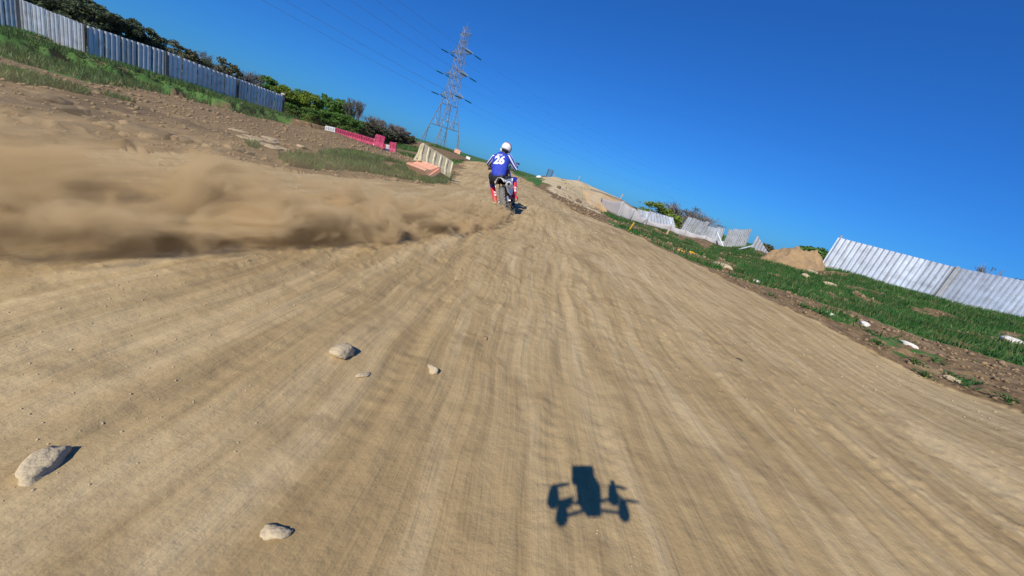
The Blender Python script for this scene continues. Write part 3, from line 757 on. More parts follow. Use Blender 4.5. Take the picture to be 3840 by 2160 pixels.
# red and white row on the left crest
row = [(1222,481,33),(1258,491,33),(1290,503,33),(1322,514,33),(1354,525,33),(1386,537,33),(1412,546,33)]
GB = 'red and white barriers along the left crest'
labs = ['white barrier, leftmost of the row on the left crest', 'red barrier touching the leftmost white one on the crest', 'red barrier in the left half of the crest row', 'red slotted barrier in the middle of the crest row', 'red slotted barrier left of the white and red one on the crest', 'barrier half red half white, next to the tall red block']
for k in range(6):
    a, b = at(*row[k]), at(*row[k+1]); h = .42
    a.z -= .30-.045*k; b.z -= .30-.045*(k+1)
    jersey((b-a).length*.97, h+.06, .42, 4, ['white_plastic'] if k == 0 else ['red_plastic', 'white_plastic'], frame_from(a, b, Vector((0, 0, 1))), 'plastic_barrier', labs[k], 'barrier', GB, topw=.6,
           stripes=None if k == 0 else ((lambda x: 1 if x > .05 else 0) if k == 5 else (lambda x: 0)))
for (a, b, up_, r, lab, Lb) in (((1406,546),(1432,554),.82,31.5,'tall red barrier block standing end-on in the crest row',.62),((1464,568),(1480,571),.68,31.5,'red barrier block ending the crest row on the right',.42)):
    A_, B2 = at(*a, r), at(*b, r)
    jersey(Lb, up_, .5, 2, ['red_plastic'], frame_from(A_, B2, Vector((0, 0, 1))), 'plastic_barrier', lab, 'barrier', GB, topw=.45)
A_, B2 = at(1432,560,32.5), at(1464,568,32.5)
jersey((B2-A_).length, .42, .42, 3, ['red_plastic', 'white_plastic'], frame_from(A_, B2, Vector((0, 0, 1))), 'plastic_barrier', 'low red and white barrier between the two red blocks', 'barrier', GB, topw=.6, stripes=lambda x: 1 if x > -.05 else 0)
A_, B2 = at(1704,572,86), at(1722,579,86)
jersey(1.2, .85, .6, 2, ['salmon_plastic'], frame_from(A_, B2, Vector((0, 0, 1))), 'plastic_barrier', 'distant pink barrier on the hill right of the pylon foot', 'barrier')
A_, B2 = at(1748,595,75), at(1760,600,75)
jersey(.7, .5, .4, 2, ['white_plastic'], frame_from(A_, B2, Vector((0, 0, 1))), 'plastic_barrier', 'tiny white barrier on the skyline left of the rider', 'barrier')

# ------------------------------------------------------------------ pylon
PB = gpix(1652,552,148); PB.z = at(1652,552,148).z-.4
tipL, tipR = at(1650,355,156), at(1739,367,144)
armd = (tipR-tipL); armd.z = 0; armd.normalize(); lined = Vector((-armd.y, armd.x, 0))*-1
if lined.y > 0: lined = -lined
cxy = (tipL+tipR)/2; PB.x, PB.y = cxy.x, cxy.y
# place base on the tower axis below the arms
root = empty('transmission_tower', PB, 'tall lattice electricity pylon with three crossarms on the skyline', 'pylon')
def hz(py_px, r=150):           # height above base of a pixel on the axis
    return at(*py_px, r).z-PB.z
Hb = [0, hz((1668,478)), hz((1700,400)), hz((1706,361)), hz((1720,285)), hz((1737,208)), hz((1752,152)), hz((1760,135)), hz((1770,112))]
wd = [5.2, 3.7, 2.1, 1.75, 1.45, 1.2, .9, .9, .8]      # half widths
def crn(sx, sy, w_, z): return armd*(sx*w_)+lined*(sy*w_)+Vector((0, 0, z))
def hw(z): return float(np.interp(z, Hb, wd))
for sx in (-1, 1):
    for sy in (-1, 1):
        mb = MB(); mb.loft([crn(sx, sy, w_, z) for w_, z in zip(wd, Hb)], [.16, .15, .13, .12, .11, .10, .08, .07, .06], 4); mb.build('leg', 'lattice_steel', root)
mb = MB()
zs = [0, Hb[1]*.5, Hb[1], (Hb[1]+Hb[2])/2, Hb[2]]
for fa, fb in (((-1, -1), (1, -1)), ((1, -1), (1, 1)), ((1, 1), (-1, 1)), ((-1, 1), (-1, -1))):
    # lower body: big K braces with sub-struts
    for z0, z1 in ((0, Hb[1]), (Hb[1], Hb[2])):
        a0, b0 = crn(*fa, hw(z0), z0), crn(*fb, hw(z0), z0); a1, b1 = crn(*fa, hw(z1), z1), crn(*fb, hw(z1), z1)
        m1 = (a1+b1)/2; m0 = (a0+b0)/2
        if z0 == 0:
            am, bm = a0.lerp(a1, .5), b0.lerp(b1, .5); q1 = a0.lerp(m0, .35)+Vector((0,0,.6)); q2 = b0.lerp(m0, .35)+Vector((0,0,.6))
            mb.tube(a0, b0, .07, n=4); mb.tube(q1, am.lerp(m1, .15), .08, n=4); mb.tube(q2, bm.lerp(m1, .15), .08, n=4)
            mb.tube(am.lerp(m1, .15), a1, .08, n=4); mb.tube(bm.lerp(m1, .15), b1, .08, n=4)
            for f in (.2, .4, .6, .8):
                mb.tube(a0.lerp(a1, f), a0.lerp(a1, f).lerp(b0.lerp(b1, f), .14), .05, n=4); mb.tube(b0.lerp(b1, f), b0.lerp(b1, f).lerp(a0.lerp(a1, f), .14), .05, n=4)
        else:
            am, bm = a0.lerp(a1, .45), b0.lerp(b1, .45)
            mb.tube(m0, a1, .08, n=4); mb.tube(m0, b1, .08, n=4); mb.tube(m0, am, .06, n=4); mb.tube(m0, bm, .06, n=4)
            for f in (.3, .6, .8):
                mb.tube(a0.lerp(a1, f), m0.lerp(a1, f), .05, n=4); mb.tube(b0.lerp(b1, f), m0.lerp(b1, f), .05, n=4)
        mb.tube(a1, b1, .09, n=4)
    z = Hb[2]
    while z < Hb[6]-.4:
        h = min(hw(z)*1.7, Hb[6]-z); z1 = z+h
        a0, b0, a1, b1 = crn(*fa, hw(z), z), crn(*fb, hw(z), z), crn(*fa, hw(z1), z1), crn(*fb, hw(z1), z1)
        mb.tube(a0, b1, .06, n=4); mb.tube(b0, a1, .06, n=4); mb.tube(a0, b0, .06, n=4); z = z1
    for z0, z1 in ((Hb[6], Hb[7]), (Hb[7], Hb[8])):
        a0, b0, a1, b1 = crn(*fa, hw(z0), z0), crn(*fb, hw(z0), z0), crn(*fa, hw(z1), z1), crn(*fb, hw(z1), z1)
        mb.tube(a0, b1, .05, n=4); mb.tube(a1, b1, .06, n=4)
mb.build('bracing', 'lattice_steel', root)
# crossarms, insulators, wires
tips = []
for (lp, rp_) in (((1650,355),(1739,367)), ((1677,281),(1760,286)), ((1704,203),(1780,205))):
    pl, pr = at(*lp, 156), at(*rp_, 144); zA = (pl.z+pr.z)/2; hl = (pr-pl).length/2
    tips.append((PB-Vector((0,0,PB.z))+Vector((0,0,zA))-armd*hl, PB-Vector((0,0,PB.z))+Vector((0,0,zA))+armd*hl))
    z = zA-PB.z
    mb = MB()
    for s in (-1, 1):
        tip = armd*(s*hl)+Vector((0, 0, z)); w_ = hw(z)
        for sy in (-1, 1):
            lo = armd*(s*w_)+lined*(sy*w_)+Vector((0, 0, z-.1)); hi = armd*(s*hw(z+1.9))+lined*(sy*hw(z+1.9))+Vector((0, 0, z+1.9))
            mb.tube(lo, tip, .08, n=4); mb.tube(hi, tip, .08, n=4); pr_ = lo
            for f in (.33, .66):
                mb.tube(lo.lerp(tip, f), hi.lerp(tip, f), .05, n=4); mb.tube(pr_, hi.lerp(tip, f), .05, n=4); pr_ = lo.lerp(tip, f)
        for f in (.3, .6): mb.tube((armd*(s*w_)-lined*w_+Vector((0, 0, z))).lerp(tip, f), (armd*(s*w_)+lined*w_+Vector((0, 0, z))).lerp(tip, f), .05, n=4)
    mb.build('crossarm', 'lattice_steel', root)
mb = MB(); z = Hb[7]; hl = 3.4
for s in (-1, 1):
    tip = armd*(s*hl)+Vector((0, 0, z+.1))
    for sy in (-1, 1): mb.tube(armd*(s*.9)+lined*(sy*.9)+Vector((0, 0, z-.7)), tip, .08, n=4); mb.tube(armd*(s*.9)+lined*(sy*.9)+Vector((0, 0, z+.3)), tip, .07, n=4)
mb.build('crossarm', 'lattice_steel', root)
mb = MB(); mb.tube(Vector((0, 0, Hb[8]-.4)), Vector((0, 0, Hb[8]+1.6)), .05, n=4)
mb.tube(armd*.8+Vector((0, 0, Hb[7])), Vector((0, 0, Hb[8]+.5)), .05, n=4); mb.tube(-armd*.8+Vector((0, 0, Hb[7])), Vector((0, 0, Hb[8]+.5)), .05, n=4)
mb.build('peak', 'lattice_steel', root)
def solve_near(tip, px, py):
    """where the near span passes the bearing of a measured pixel"""
    x, y, e = ray(px, py); den = lined.x*y-lined.y*x
    t = (tip.y*x-tip.x*y)/den; q = tip+lined*t; r = math.hypot(q.x, q.y); return t, CAMH+e*r
edge = [[(983,0), (1066,0)], [(1200,0), (1312,0)], [(1409,0), (1490,0)]]
wn = ['lowest', 'middle', 'highest']
GWN = 'overhead wires of the pylon'
for lv, (tl, tr_) in enumerate(tips):
    for si, tp in enumerate((tl, tr_)):
        t, zq = solve_near(tp, *edge[lv][si])
        slope = (zq-tp.z)/t
        for dirn, sgn in ((lined, 1), (-lined, -1)):
            sl = slope if sgn == 1 else -.045
            e0 = tp+dirn*.5+Vector((0, 0, -.25)); e1 = tp+dirn*3.6+Vector((0, 0, -.25+3.1*sl*.6-.15))
            mb = MB(); mb.tube(tp-PB, e0-PB, .035, n=5)
            mb.loft([e0-PB, (e0-PB).lerp(e1-PB, .1), (e0-PB).lerp(e1-PB, .55), (e0-PB).lerp(e1-PB, .98), e1-PB], [.05, .17, .20, .17, .04], 7)
            mb.build('insulator', 'insulator_glass', root)
            far = t*1.9 if sgn == 1 else 230.0
            pts = []
            for k in range(25):
                f = k/24; d_ = 3.6+(far-3.6)*f
                base = tp+dirn*d_; z = tp.z+sl*d_-.4
                if sgn == 1: z = tp.z-.4+(slope+.4/t)*d_ - .00035*d_*(t-d_)*1.0
                else: z = e1.z+(.0003*d_*(d_-280))*.6
                base.z = z; pts.append(base)
            pts[0] = e1.copy(); mb = MB(); mb.loft(pts, [.03 if sgn == 1 else .016]*len(pts), 4, cap=False)
            sd = ('left', 'right')[si]; 
            o = rel(mb, e1).build('power_line', 'wire'); o.location = e1
            tag(o, ('%s wire from the %s arm tip up and out over the left edge' if sgn == 1 else '%s wire running away from the %s arm tip towards the right horizon') % (wn[lv], sd), 'power line', GWN)

# ------------------------------------------------------------------ trees
def leaf_mesh(name, clumps, per, size, m, seed, flat=.8):
    rg = np.random.default_rng(seed); C = []; 
    for (c, rad) in clumps:
        k = int(per*(rad**2)/.8)+12
        u = rg.normal(size=(k, 3)); u /= np.linalg.norm(u, axis=1)[:, None]
        q = np.array(c)+u*(rad*(rg.random((k, 1))**.38))*np.array([1, 1, flat]); C.append(q)
    C = np.concatenate(C); n = len(C)
    a = rg.normal(size=(n, 3)); a /= np.linalg.norm(a, axis=1)[:, None]; b = np.cross(a, rg.normal(size=(n, 3))); b /= np.linalg.norm(b, axis=1)[:, None]
    s = size*(.6+.8*rg.random((n, 1)))
    Vv = np.stack([C-a*s, C+b*s*.55, C+a*s, C-b*s*.55], 1).reshape(-1, 3)
    Ff = np.arange(n*4).reshape(n, 4)
    me = np_mesh(name, Vv, Ff, {}, False); me.materials.append(MT[m]); return me
def tree_parts(kind, seed):
    rg = random.Random(seed); tk = MB()
    H = 10.0
    if kind == 'bare' or kind == 'poplar':
        segs = 0
        def br(p, d, L, r, depth):
            nonlocal segs
            q = p+d*L; mid = p.lerp(q, .5)+Vector((rg.uniform(-1, 1), rg.uniform(-1, 1), 0))*L*.06
            tk.loft([p, mid, q], [max(r, .016), max(r*.8, .014), max(r*.62, .012)], 4 if depth > 3 else 3, cap=False); segs += 1
            if depth == 0: return
            n = rg.choice((3, 3, 4)) if depth > 1 else 5
            for k in range(n):
                a = rg.uniform(.25, .75) if kind == 'bare' else rg.uniform(.15, .45)
                az_ = rg.uniform(0, 6.283); x, y = frame_for(d)
                nd = (d*math.cos(a)+(x*math.cos(az_)+y*math.sin(az_))*math.sin(a)+Vector((0, 0, .12))).normalized()
                st = p.lerp(q, 1 if k == 0 else rg.uniform(.45, 1))
                br(st, nd, L*rg.uniform(.62, .85), r*.6, depth-1)
        br(Vector((0, 0, -.3)), Vector((rg.uniform(-.05, .05), 0, 1)).normalized(), 3.1 if kind == 'bare' else 3.0, .22, 5)
        zmax = max(v[2] for v in tk.v); s = H/zmax; tk.v = [(v[0]*s, v[1]*s, v[2]*s) for v in tk.v]
        trunk = tk.mesh('trunk', 'twig'); 
        cl = [((v[0], v[1], v[2]), .35) for v in rg.sample(tk.v, 90) if v[2] > 4]
        crown = leaf_mesh('crown', cl, 60, .07, 'leaf_olive', seed)
        return trunk, crown
    m = {'dark': 'leaf_dark', 'green': 'leaf_green', 'lime': 'leaf_lime', 'olive': 'leaf_olive'}[kind]
    wx = {'dark': 3.1, 'green': 2.6, 'lime': 2.4, 'olive': 3.4}[kind]
    pts = [Vector((0, 0, -.4)), Vector((.1, 0, 2)), Vector((rg.uniform(-.3, .3), 0, 5)), Vector((rg.uniform(-.4, .4), 0, 8.4))]
    tk.loft(pts, [.24, .18, .12, .04], 7)
    cl = []
    for k in range(44):
        h = rg.uniform(.2, 1.0); prof = math.sin(min(1, (h-.10)/.90)*math.pi*.86)**.5
        a = rg.uniform(0, 6.283); rr_ = wx*prof*rg.uniform(.25, 1.0)
        c = (rr_*math.cos(a), rr_*math.sin(a), H*h*.93); cl.append((c, rg.uniform(.55, 1.15)))
        if k < 9: tk.loft([Vector((0, 0, c[2]*.55)), Vector((c[0]*.5, c[1]*.5, c[2]*.8)), Vector(c)], [.09, .05, .02], 4)
    return tk.mesh('trunk', 'bark'), leaf_mesh('crown', cl, 120, .22, m, seed)
KIT = {}
for kd, n in (('dark', 3), ('green', 3), ('lime', 2), ('olive', 2), ('bare', 3), ('poplar', 2)):
    KIT[kd] = [tree_parts(kd, 100+len(kd)*7+i_) for i_ in range(n)]
def tree(kd, px, py, r, label, group=None, width=1.0, zb=None, v=None, name=None, lean=0):
    g = gpix(px, py, r); top = at(px, py, r).z; zb = (g.z-.2) if zb is None else zb
    h = max(top-zb, 1.0); tr_, cr_ = KIT[kd][v if v is not None else random.randrange(len(KIT[kd]))]
    root = empty(name or {'bare': 'bare_tree', 'poplar': 'bare_tree'}.get(kd, 'leafy_tree'), (g.x, g.y, zb), label, 'tree', group)
    root.scale = (h/10*width, h/10*width, h/10); root.rotation_euler = (0, lean, random.uniform(0, 6.28))
    put('trunk', tr_, root); put('crown', cr_, root); return root
GW = 'dark wood behind the long corrugated fence'
dl = 'dark leafy tree in the dense wood behind the long corrugated fence'
wood = [(-260,-160,70),(-160,-130,72),(-70,-120,70),(20,-90,70),(90,-60,68),(150,-40,70),(205,-70,76),(250,-20,68),(300,-30,72),(345,5,66),(385,25,72)]
for t in wood: tree('dark', *t, dl, GW, width=1.3)
for t, lab, kd in (((425,45,68),'tall tree whose crown reaches the top where the dark wood slopes down','dark'),((470,68,68),'broad dark tree on the shoulder of the wood above the fence','dark'),((520,72,70),'dark round-topped tree above the second fence post','dark'),((560,108,70),'dark tree stepping down the wood skyline above the fence','dark'),
    ((600,140,72),'bare greyish tree between dark trees above the fence','bare'),((640,168,70),'bare twiggy tree just left of the olive-topped tree','bare'),((690,162,68),'olive-topped tree standing out above the fence','olive'),((735,195,70),'small dark tree right of the olive-topped tree','dark'),
    ((775,190,75),'thin bare tree with upright twigs above the fence','poplar'),((815,205,72),'pale bare tree above the fence near its right third','bare'),((860,222,72),'hazy green-grey tree above the right third of the fence','olive'),((905,250,74),'last grey tree before the gap above the fence','bare'),
    ((965,278,75),'lone leaning tree just left of the fence end','bare'),((1005,285,75),'small feathery tree above the right end of the fence','green')):
    tree(kd, *t, lab, width=1.15)
for k, t in enumerate([(480,120,80),(620,200,82),(700,205,80),(790,240,82),(850,262,80),(920,292,80)]):
    tree('dark', *t, 'dark undergrowth tree filling the wood low behind the corrugated fence', 'undergrowth behind the fence', width=1.6)
for t, lab, kd, w_ in (((1078,318,70),'bright green tree touching the end of the corrugated fence','lime',1.5),((1128,335,72),'pointed green tree second from the fence end','green',1.1),((1172,342,70),'lime green tree with the brightest crown beside the fence end','lime',1.2),
    ((1205,372,72),'dark green tree right of the brightest lime tree','green',1.2),((1232,352,74),'slim tall green tree in the middle of the green row','green',.8),((1262,368,70),'rounded green tree left of the bare trunks','green',1.2),((1300,378,70),'green tree last in the row before the bare trunks','green',1.2),
    ((1328,366,68),'bare tree with pale trunk nearest the green row','poplar',.9),((1350,376,68),'twin bare tree with tall pale trunks behind the barriers','poplar',.8),((1385,425,74),'grey bare tree right of the pale trunks','bare',1.8),
    ((1420,447,78),'low olive tree in the middle of the hazy row','olive',1.7),((1462,455,80),'bare tree above the red barrier block','bare',2.0),((1490,468,82),'hazy brown tree near the right end of the row','bare',2.0),((1522,490,86),'small brown tree at the right end of the row','olive',1.9),((1548,508,88),'lowest bush closing the tree row beside the pylon','olive',2.0)):
    tree(kd, *t, lab, width=w_)
for t in [(1080,385,66),(1110,395,66),(1170,405,64),(1230,415,66),(1290,425,66),(1330,440,66),(1365,452,68),(1400,465,72),(1425,474,73),(1450,480,76),(1475,490,78),(1500,500,82),(1530,512,84)]:
    tree('green' if t[0] < 1340 else 'olive', *t, 'bushy growth low in the tree row behind the barriers', 'undergrowth behind the barriers', width=1.7)
tree('lime', 1155, 448, 50, 'small yellow-green bush in front of the green trees', width=1.3, v=0, name='bush')
# right side
tree('lime', 2490, 764, 54, 'round olive-green tree behind the ragged fence', width=2.0, v=1, zb=-3)
tree('lime', 2460, 790, 63, 'low green bush left of the round olive tree', width=1.9, v=0, zb=-3, name='bush')
tree('bare', 2585, 757, 58, 'bare round-crowned tree behind the ragged fence', width=2.0, v=0, zb=-3.2)
tree('bare', 2625, 785, 60, 'bare tree right behind the round-crowned one', width=2.2, v=1, zb=-3.2)
tree('green', 2690, 862, 58, 'green bush seen through the gap in the ragged fence', width=1.6, v=1, zb=-3, name='bush')
tree('olive', 2905, 918, 60, 'faint bush on the skyline left of the dirt pile', width=1.6, v=1, zb=-3, name='bush')
tree('green', 3070, 928, 55, 'grey-green bush between the dirt pile and the bright fence', width=1.8, v=2, zb=-3, name='bush')
tree('dark', 3398, 955, 60, 'tip of a dark tree poking above the bright fence', width=.5, v=1, zb=-3)
tree('dark', 3810, 1035, 62, 'dark tree above the fence at the right edge of view', width=.9, v=2, zb=-3)
tree('bare', 3850, 1030, 60, 'bare tree top cut by the right edge of view', width=1.0, v=2, zb=-3)

# ------------------------------------------------------------------ grass
def grass(name, n, box, hmin, hmax, wid, label, thr=.5, rmax=200, rmin=0, seed=1, m='grass_blade'):
    rg = np.random.default_rng(seed); x = rg.uniform(box[0], box[1], n); y = rg.uniform(box[2], box[3], n)
    r = np.hypot(x, y); k = (r < rmax) & (r > rmin); x, y = x[k], y[k]
    z, tr_, g, dk, pl_ = ground_all(x, y, True); k = (g > thr)&~tr_; x, y, z, g = x[k], y[k], z[k], g[k]; n = len(x)
    a = rg.uniform(0, 6.283, n); hh = rg.uniform(hmin, hmax, n)*(.55+1.1*np.clip(fbm(x*.7, y*.7, 3, 9)+.5, 0, 1)); w_ = wid*(.6+.8*rg.random(n))
    ln = rg.normal(size=(n, 2))*hh[:, None]*.35
    p0 = np.stack([x-np.cos(a)*w_, y-np.sin(a)*w_, z-.01], -1); p1 = np.stack([x+np.cos(a)*w_, y+np.sin(a)*w_, z-.01], -1); p2 = np.stack([x+ln[:, 0], y+ln[:, 1], z+hh], -1)
    me = np_mesh(name, np.stack([p0, p1, p2], 1).reshape(-1, 3), np.arange(n*3).reshape(n, 3), {}, False); me.materials.append(MT[m])
    o = bpy.data.objects.new(name, me); COL.objects.link(o); o['kind'] = 'stuff'; o['label'] = label; o['category'] = 'grass'; return n
m_('grass_blade', (.040, .135, .022), rough=.65, var=.45, vscale=.8, trans=.35, c2=(.20, .19, .07), c2scale=2.6, c2lo=.5, c2hi=.68)
c_ = [grass('grass', 200000, (4, 34, 8, 40), .07, .19, .016, 'thick green grass on the bank below the right fence', rmax=42, seed=3),
 grass('grass', 160000, (-16, -2, 6, 20), .06, .18, .018, 'ragged green grass patch left of the fallen barriers', rmax=19.5, seed=4, thr=.35),
 grass('grass', 130000, (-50, -16, 14, 52), .10, .28, .03, 'dark green grass band along the foot of the left fence', rmax=60, rmin=19.5, seed=5),
 grass('grass', 90000, (-50, 12, 38, 105), .12, .3, .06, 'patchy grass on the far rise below the pylon', rmax=108, rmin=45, seed=6)]
print('blades', c_)

# leafy weeds
def weed(px, py, r, h, w_, label, n=170, seed=1, m='weed_leaf'):
    p = gpix(px, py, r); rg = random.Random(seed); mb = MB(); st = MB()
    for k in range(9):
        a = rg.uniform(0, 6.28); q = Vector((math.cos(a)*w_*rg.uniform(.1, .8), math.sin(a)*w_*rg.uniform(.1, .8), h*rg.uniform(.5, 1)))
        st.loft([Vector((0, 0, -.03)), q*.5+Vector((0, 0, .03)), q], [.008, .006, .003], 4)
    for k in range(n):
        a = rg.uniform(0, 6.28); rr_ = w_*math.sqrt(rg.random()); z = h*rg.uniform(.05, 1)*(1-.35*(rr_/w_)); c = Vector((rr_*math.cos(a), rr_*math.sin(a), z))
        d = Vector((math.cos(a+rg.uniform(-.8, .8)), math.sin(a+rg.uniform(-.8, .8)), rg.uniform(-.3, .7))).normalized(); x, y = frame_for(d); s = rg.uniform(.03, .06)
        mb.add([c, c+d*s*.5+x*s*.35, c+d*s, c+d*s*.5-x*s*.35], [(0, 1, 2, 3)])
    root = empty('weed', p, label, 'plant'); st.build('stem', 'weed_leaf', root); mb.build('leaves', m, root)
weed(1590,640,13.4,.20,.38,'leafy weed at the left end of the salmon barrier',220,1)
weed(1640,655,13.0,.18,.34,'broad leafy weed in front of the fallen barriers',200,2)
weed(1692,668,14.2,.42,.20,'upright dark weed at the right end of the cream barrier',190,3)
weed(1205,585,12.2,.34,.5,'grey-green thistle clump in the left grass patch',200,4)
weed(1660,665,13.0,.14,.3,'low spreading weed under the broken end of the salmon barrier',120,5)
weed(1210,640,9.5,.2,.28,'olive tuft on the stony edge of the left grass',150,6,'leaf_olive')
for k, (a, b, r) in enumerate([(2880,1125,10.8),(3010,1165,10.7),(3075,1195,10.4),(3262,1238,11.0),(3290,1300,9.9),(3460,1330,9.6),(3600,1380,9.6),(3690,1400,9.7),(3640,1425,9.1),(3800,1480,9.0),(3480,1395,9.0),(3540,1310,10.6)]):
    weed(a, b, r, .10, .17, 'small green weed tuft on the bare strip below the right grass bank', 70, 20+k); bpy.data.objects[-1] if 0 else None
for o in COL.objects:
    if o.name.startswith('weed') and o.get('label', '').startswith('small green weed'): o['group'] = 'weed tufts on the right verge'
# tiny white flowers
mb = MB()
for (a, b, r) in [(1384,584,15.5),(1390,592,15.3),(1395,586,15.3),(1401,590,15.2),(1261,552,16),(1010,577,10.6),(1022,578,10.6),(1036,579,10.6),(1067,591,10),(945,568,11),(1440,595,15.5)]:
    p = gpix(a, b, r)+Vector((0, 0, .13))
    for k in range(5):
        an = k*1.257; mb.ell(p+Vector((.014*math.cos(an), .014*math.sin(an), 0)), (.012, .012, .004), nu=6, nv=3)
o = mb.build('flowers', 'white_plastic'); o['kind'] = 'stuff'; o['label'] = 'tiny white flowers in the left grass patch'; o['category'] = 'flowers'

# ------------------------------------------------------------------ stones and clods
m_('clay_crust', (.38, .29, .175), rough=1, var=.2, bump=.5, bscale=20)
def near_ground(a, b, r):
    if r < 5.5: r = CAMH/-ray(a, b)[2]
    return gpix(a, b, r)
def rock(name, p, size, m, label, cat, seed, group=None, sub=3, rough_=.35, sink=.3):
    bm = bmesh.new(); bmesh.ops.create_icosphere(bm, subdivisions=sub, radius=1)
    off = Vector((seed*3.1, seed*1.7, 0))
    for v in bm.verts:
        n_ = noise.noise(v.co*1.1+off)*rough_+noise.noise(v.co*2.7+off)*rough_*.45+noise.noise(v.co*6+off)*rough_*.15
        c = v.co*(1+n_); c = Vector((math.copysign(abs(c.x)**.85, c.x), math.copysign(abs(c.y)**.85, c.y), math.copysign(abs(c.z)**.85, c.z)))
        v.co = Vector((c.x*size[0], c.y*size[1], c.z*size[2]))
    me = bpy.data.meshes.new(name); bm.to_mesh(me); bm.free(); me.materials.append(MT[m])
    me.polygons.foreach_set('use_smooth', [True]*len(me.polygons))
    o = bpy.data.objects.new(name, me); COL.objects.link(o); o.location = (p.x, p.y, p.z+size[2]*(1-sink)); o.rotation_euler.z = seed*1.3
    return tag(o, label, cat, group)
for k, (a, b, r, sz, m, lab) in enumerate([
 (1282,1322,1.74,(.056,.046,.030),'pale_stone','largest pale stone on the track left of centre'),
 (1625,1385,1.52,(.030,.024,.018),'pale_stone','small pale stone right of the largest one on the track'),
 (1362,1398,1.58,(.034,.018,.008),'pale_stone','flat pale chip just below the largest track stone'),
 (155,1735,1.42,(.060,.032,.018),'pale_stone','long pale stone near the lower left corner'),
 (1040,1990,1.02,(.034,.020,.009),'pale_stone','yellowish flat stone at the bottom left of centre'),
 (1820,1265,1.93,(.020,.016,.010),'dirt_clod','small clod on the track below the rider'),
 (1985,925,4.6,(.06,.045,.012),'dirt_clod','flat pale stone pressed into the track right of the rider shadow'),
 (3243,1215,11.6,(.14,.08,.06),'white_stone','white stone on the verge at the lower edge of the grass bank'),
 (3425,1267,11.4,(.15,.07,.045),'white_stone','flat white stone on the verge nearer the right edge'),
 (3808,1268,19.5,(.42,.2,.1),'white_stone','white stone lying in the grass at the right edge'),
 (3108,1182,11.2,(.10,.06,.04),'white_stone','small pale stone among the weeds of the right verge'),
 (3590,1400,9.4,(.12,.06,.04),'pale_stone','grey stone beside a green tuft low on the right verge'),
 (2828,1070,13.0,(.12,.09,.06),'white_stone','pale cobble at the near edge of the right grass bank'),
 (2705,1015,14.5,(.30,.2,.10),'pale_stone','broad pale clay lump where the right grass bank begins'),
 (3015,1045,22,(.30,.16,.09),'pale_stone','yellowish stone high in the grass right of the dirt pile'),
 (3040,1028,25,(.32,.2,.1),'pale_stone','upper yellowish stone in the grass below the dirt pile'),
 (3110,1072,21,(.30,.16,.09),'pale_stone','yellowish stone in the grass under the left end of the bright fence'),
 (2088,728,31,(.22,.18,.14),'dark_clod','dark lump halfway up the face of the jump'),
 (2175,745,27,(.20,.14,.12),'dark_clod','dark lump on the right side of the jump face')]):
    rock('stone' if 'clod' not in m else 'clod', near_ground(a, b, r), sz, m, lab, 'stone' if 'clod' not in m else 'clod', k+1, rough_=.5, sink=.5)
# the dark stick
p = near_ground(2763,1340,4.1); q = Vector((p.x+.012, p.y-.09, 0)); q.z = gz(q.x, q.y)+.02; p.z += .004; mb = MB()
mb.loft([p-p, (q-p)*.5+Vector((.004, 0, .006)), q-p], [.004, .006, .003], 6); o = mb.build('stick', 'dark_wood'); o.location = p; tag(o, 'short dark stick lying on the right half of the track', 'stick')
# broken clods along the edge of the left field
GC = 'broken soil clods at the edge of the left field'
cl = [(225,405,10,.22,1),(300,425,9.4,.2,0),(255,430,9.3,.16,1),(480,470,9.6,.16,0),(560,520,8.9,.3,1),(610,535,8.8,.22,1),(520,505,9,.24,1),(665,545,8.8,.16,0),(700,552,8.7,.14,1),(740,560,8.8,.15,0),(640,525,9.2,.14,0),(900,570,9,.13,1),(935,575,9,.10,0),
      (780,575,8.5,.11,0),(560,545,8.4,.13,0),(470,520,8.6,.12,0),(390,470,9,.14,0),(340,455,9.2,.13,1),(860,560,9.3,.12,0),(1000,612,8.6,.09,0),(1075,640,8.4,.07,0),(1245,665,8.8,.09,0),(1260,682,8.5,.07,0),(1480,690,10.6,.10,0),(1560,690,11.3,.08,0),(1620,700,11.6,.07,0),(1500,650,12.6,.08,0),(1210,655,9,.07,0)]
for k, (a, b, r, s, dk_) in enumerate(cl):
    rock('clod', gpix(a, b, r), (s*random.uniform(.6, .95), s*.6, s*.36), 'dark_clod' if dk_ else 'dirt_clod', 'dark damp clod at the broken edge of the left dirt field' if dk_ else 'tan dry clod at the broken edge of the left dirt field', 'clod', 40+k, GC, rough_=.6)
for k, (a, b, r, s) in enumerate([(980,530,13,.55),(1015,525,14,.45),(935,548,12,.38),(975,552,11.6,.40),(1020,560,11.4,.34),(900,520,14,.36),(1130,553,13.4,.25),(1060,565,11.6,.28)]):
    rock('clay_slab', gpix(a, b, r), (s*.7, s*.5, .04), 'clay_crust', 'flat pale slab of dried clay in the left dirt field', 'clay slab', 90+k, 'dried clay slabs in the left field', rough_=.4, sink=.5)

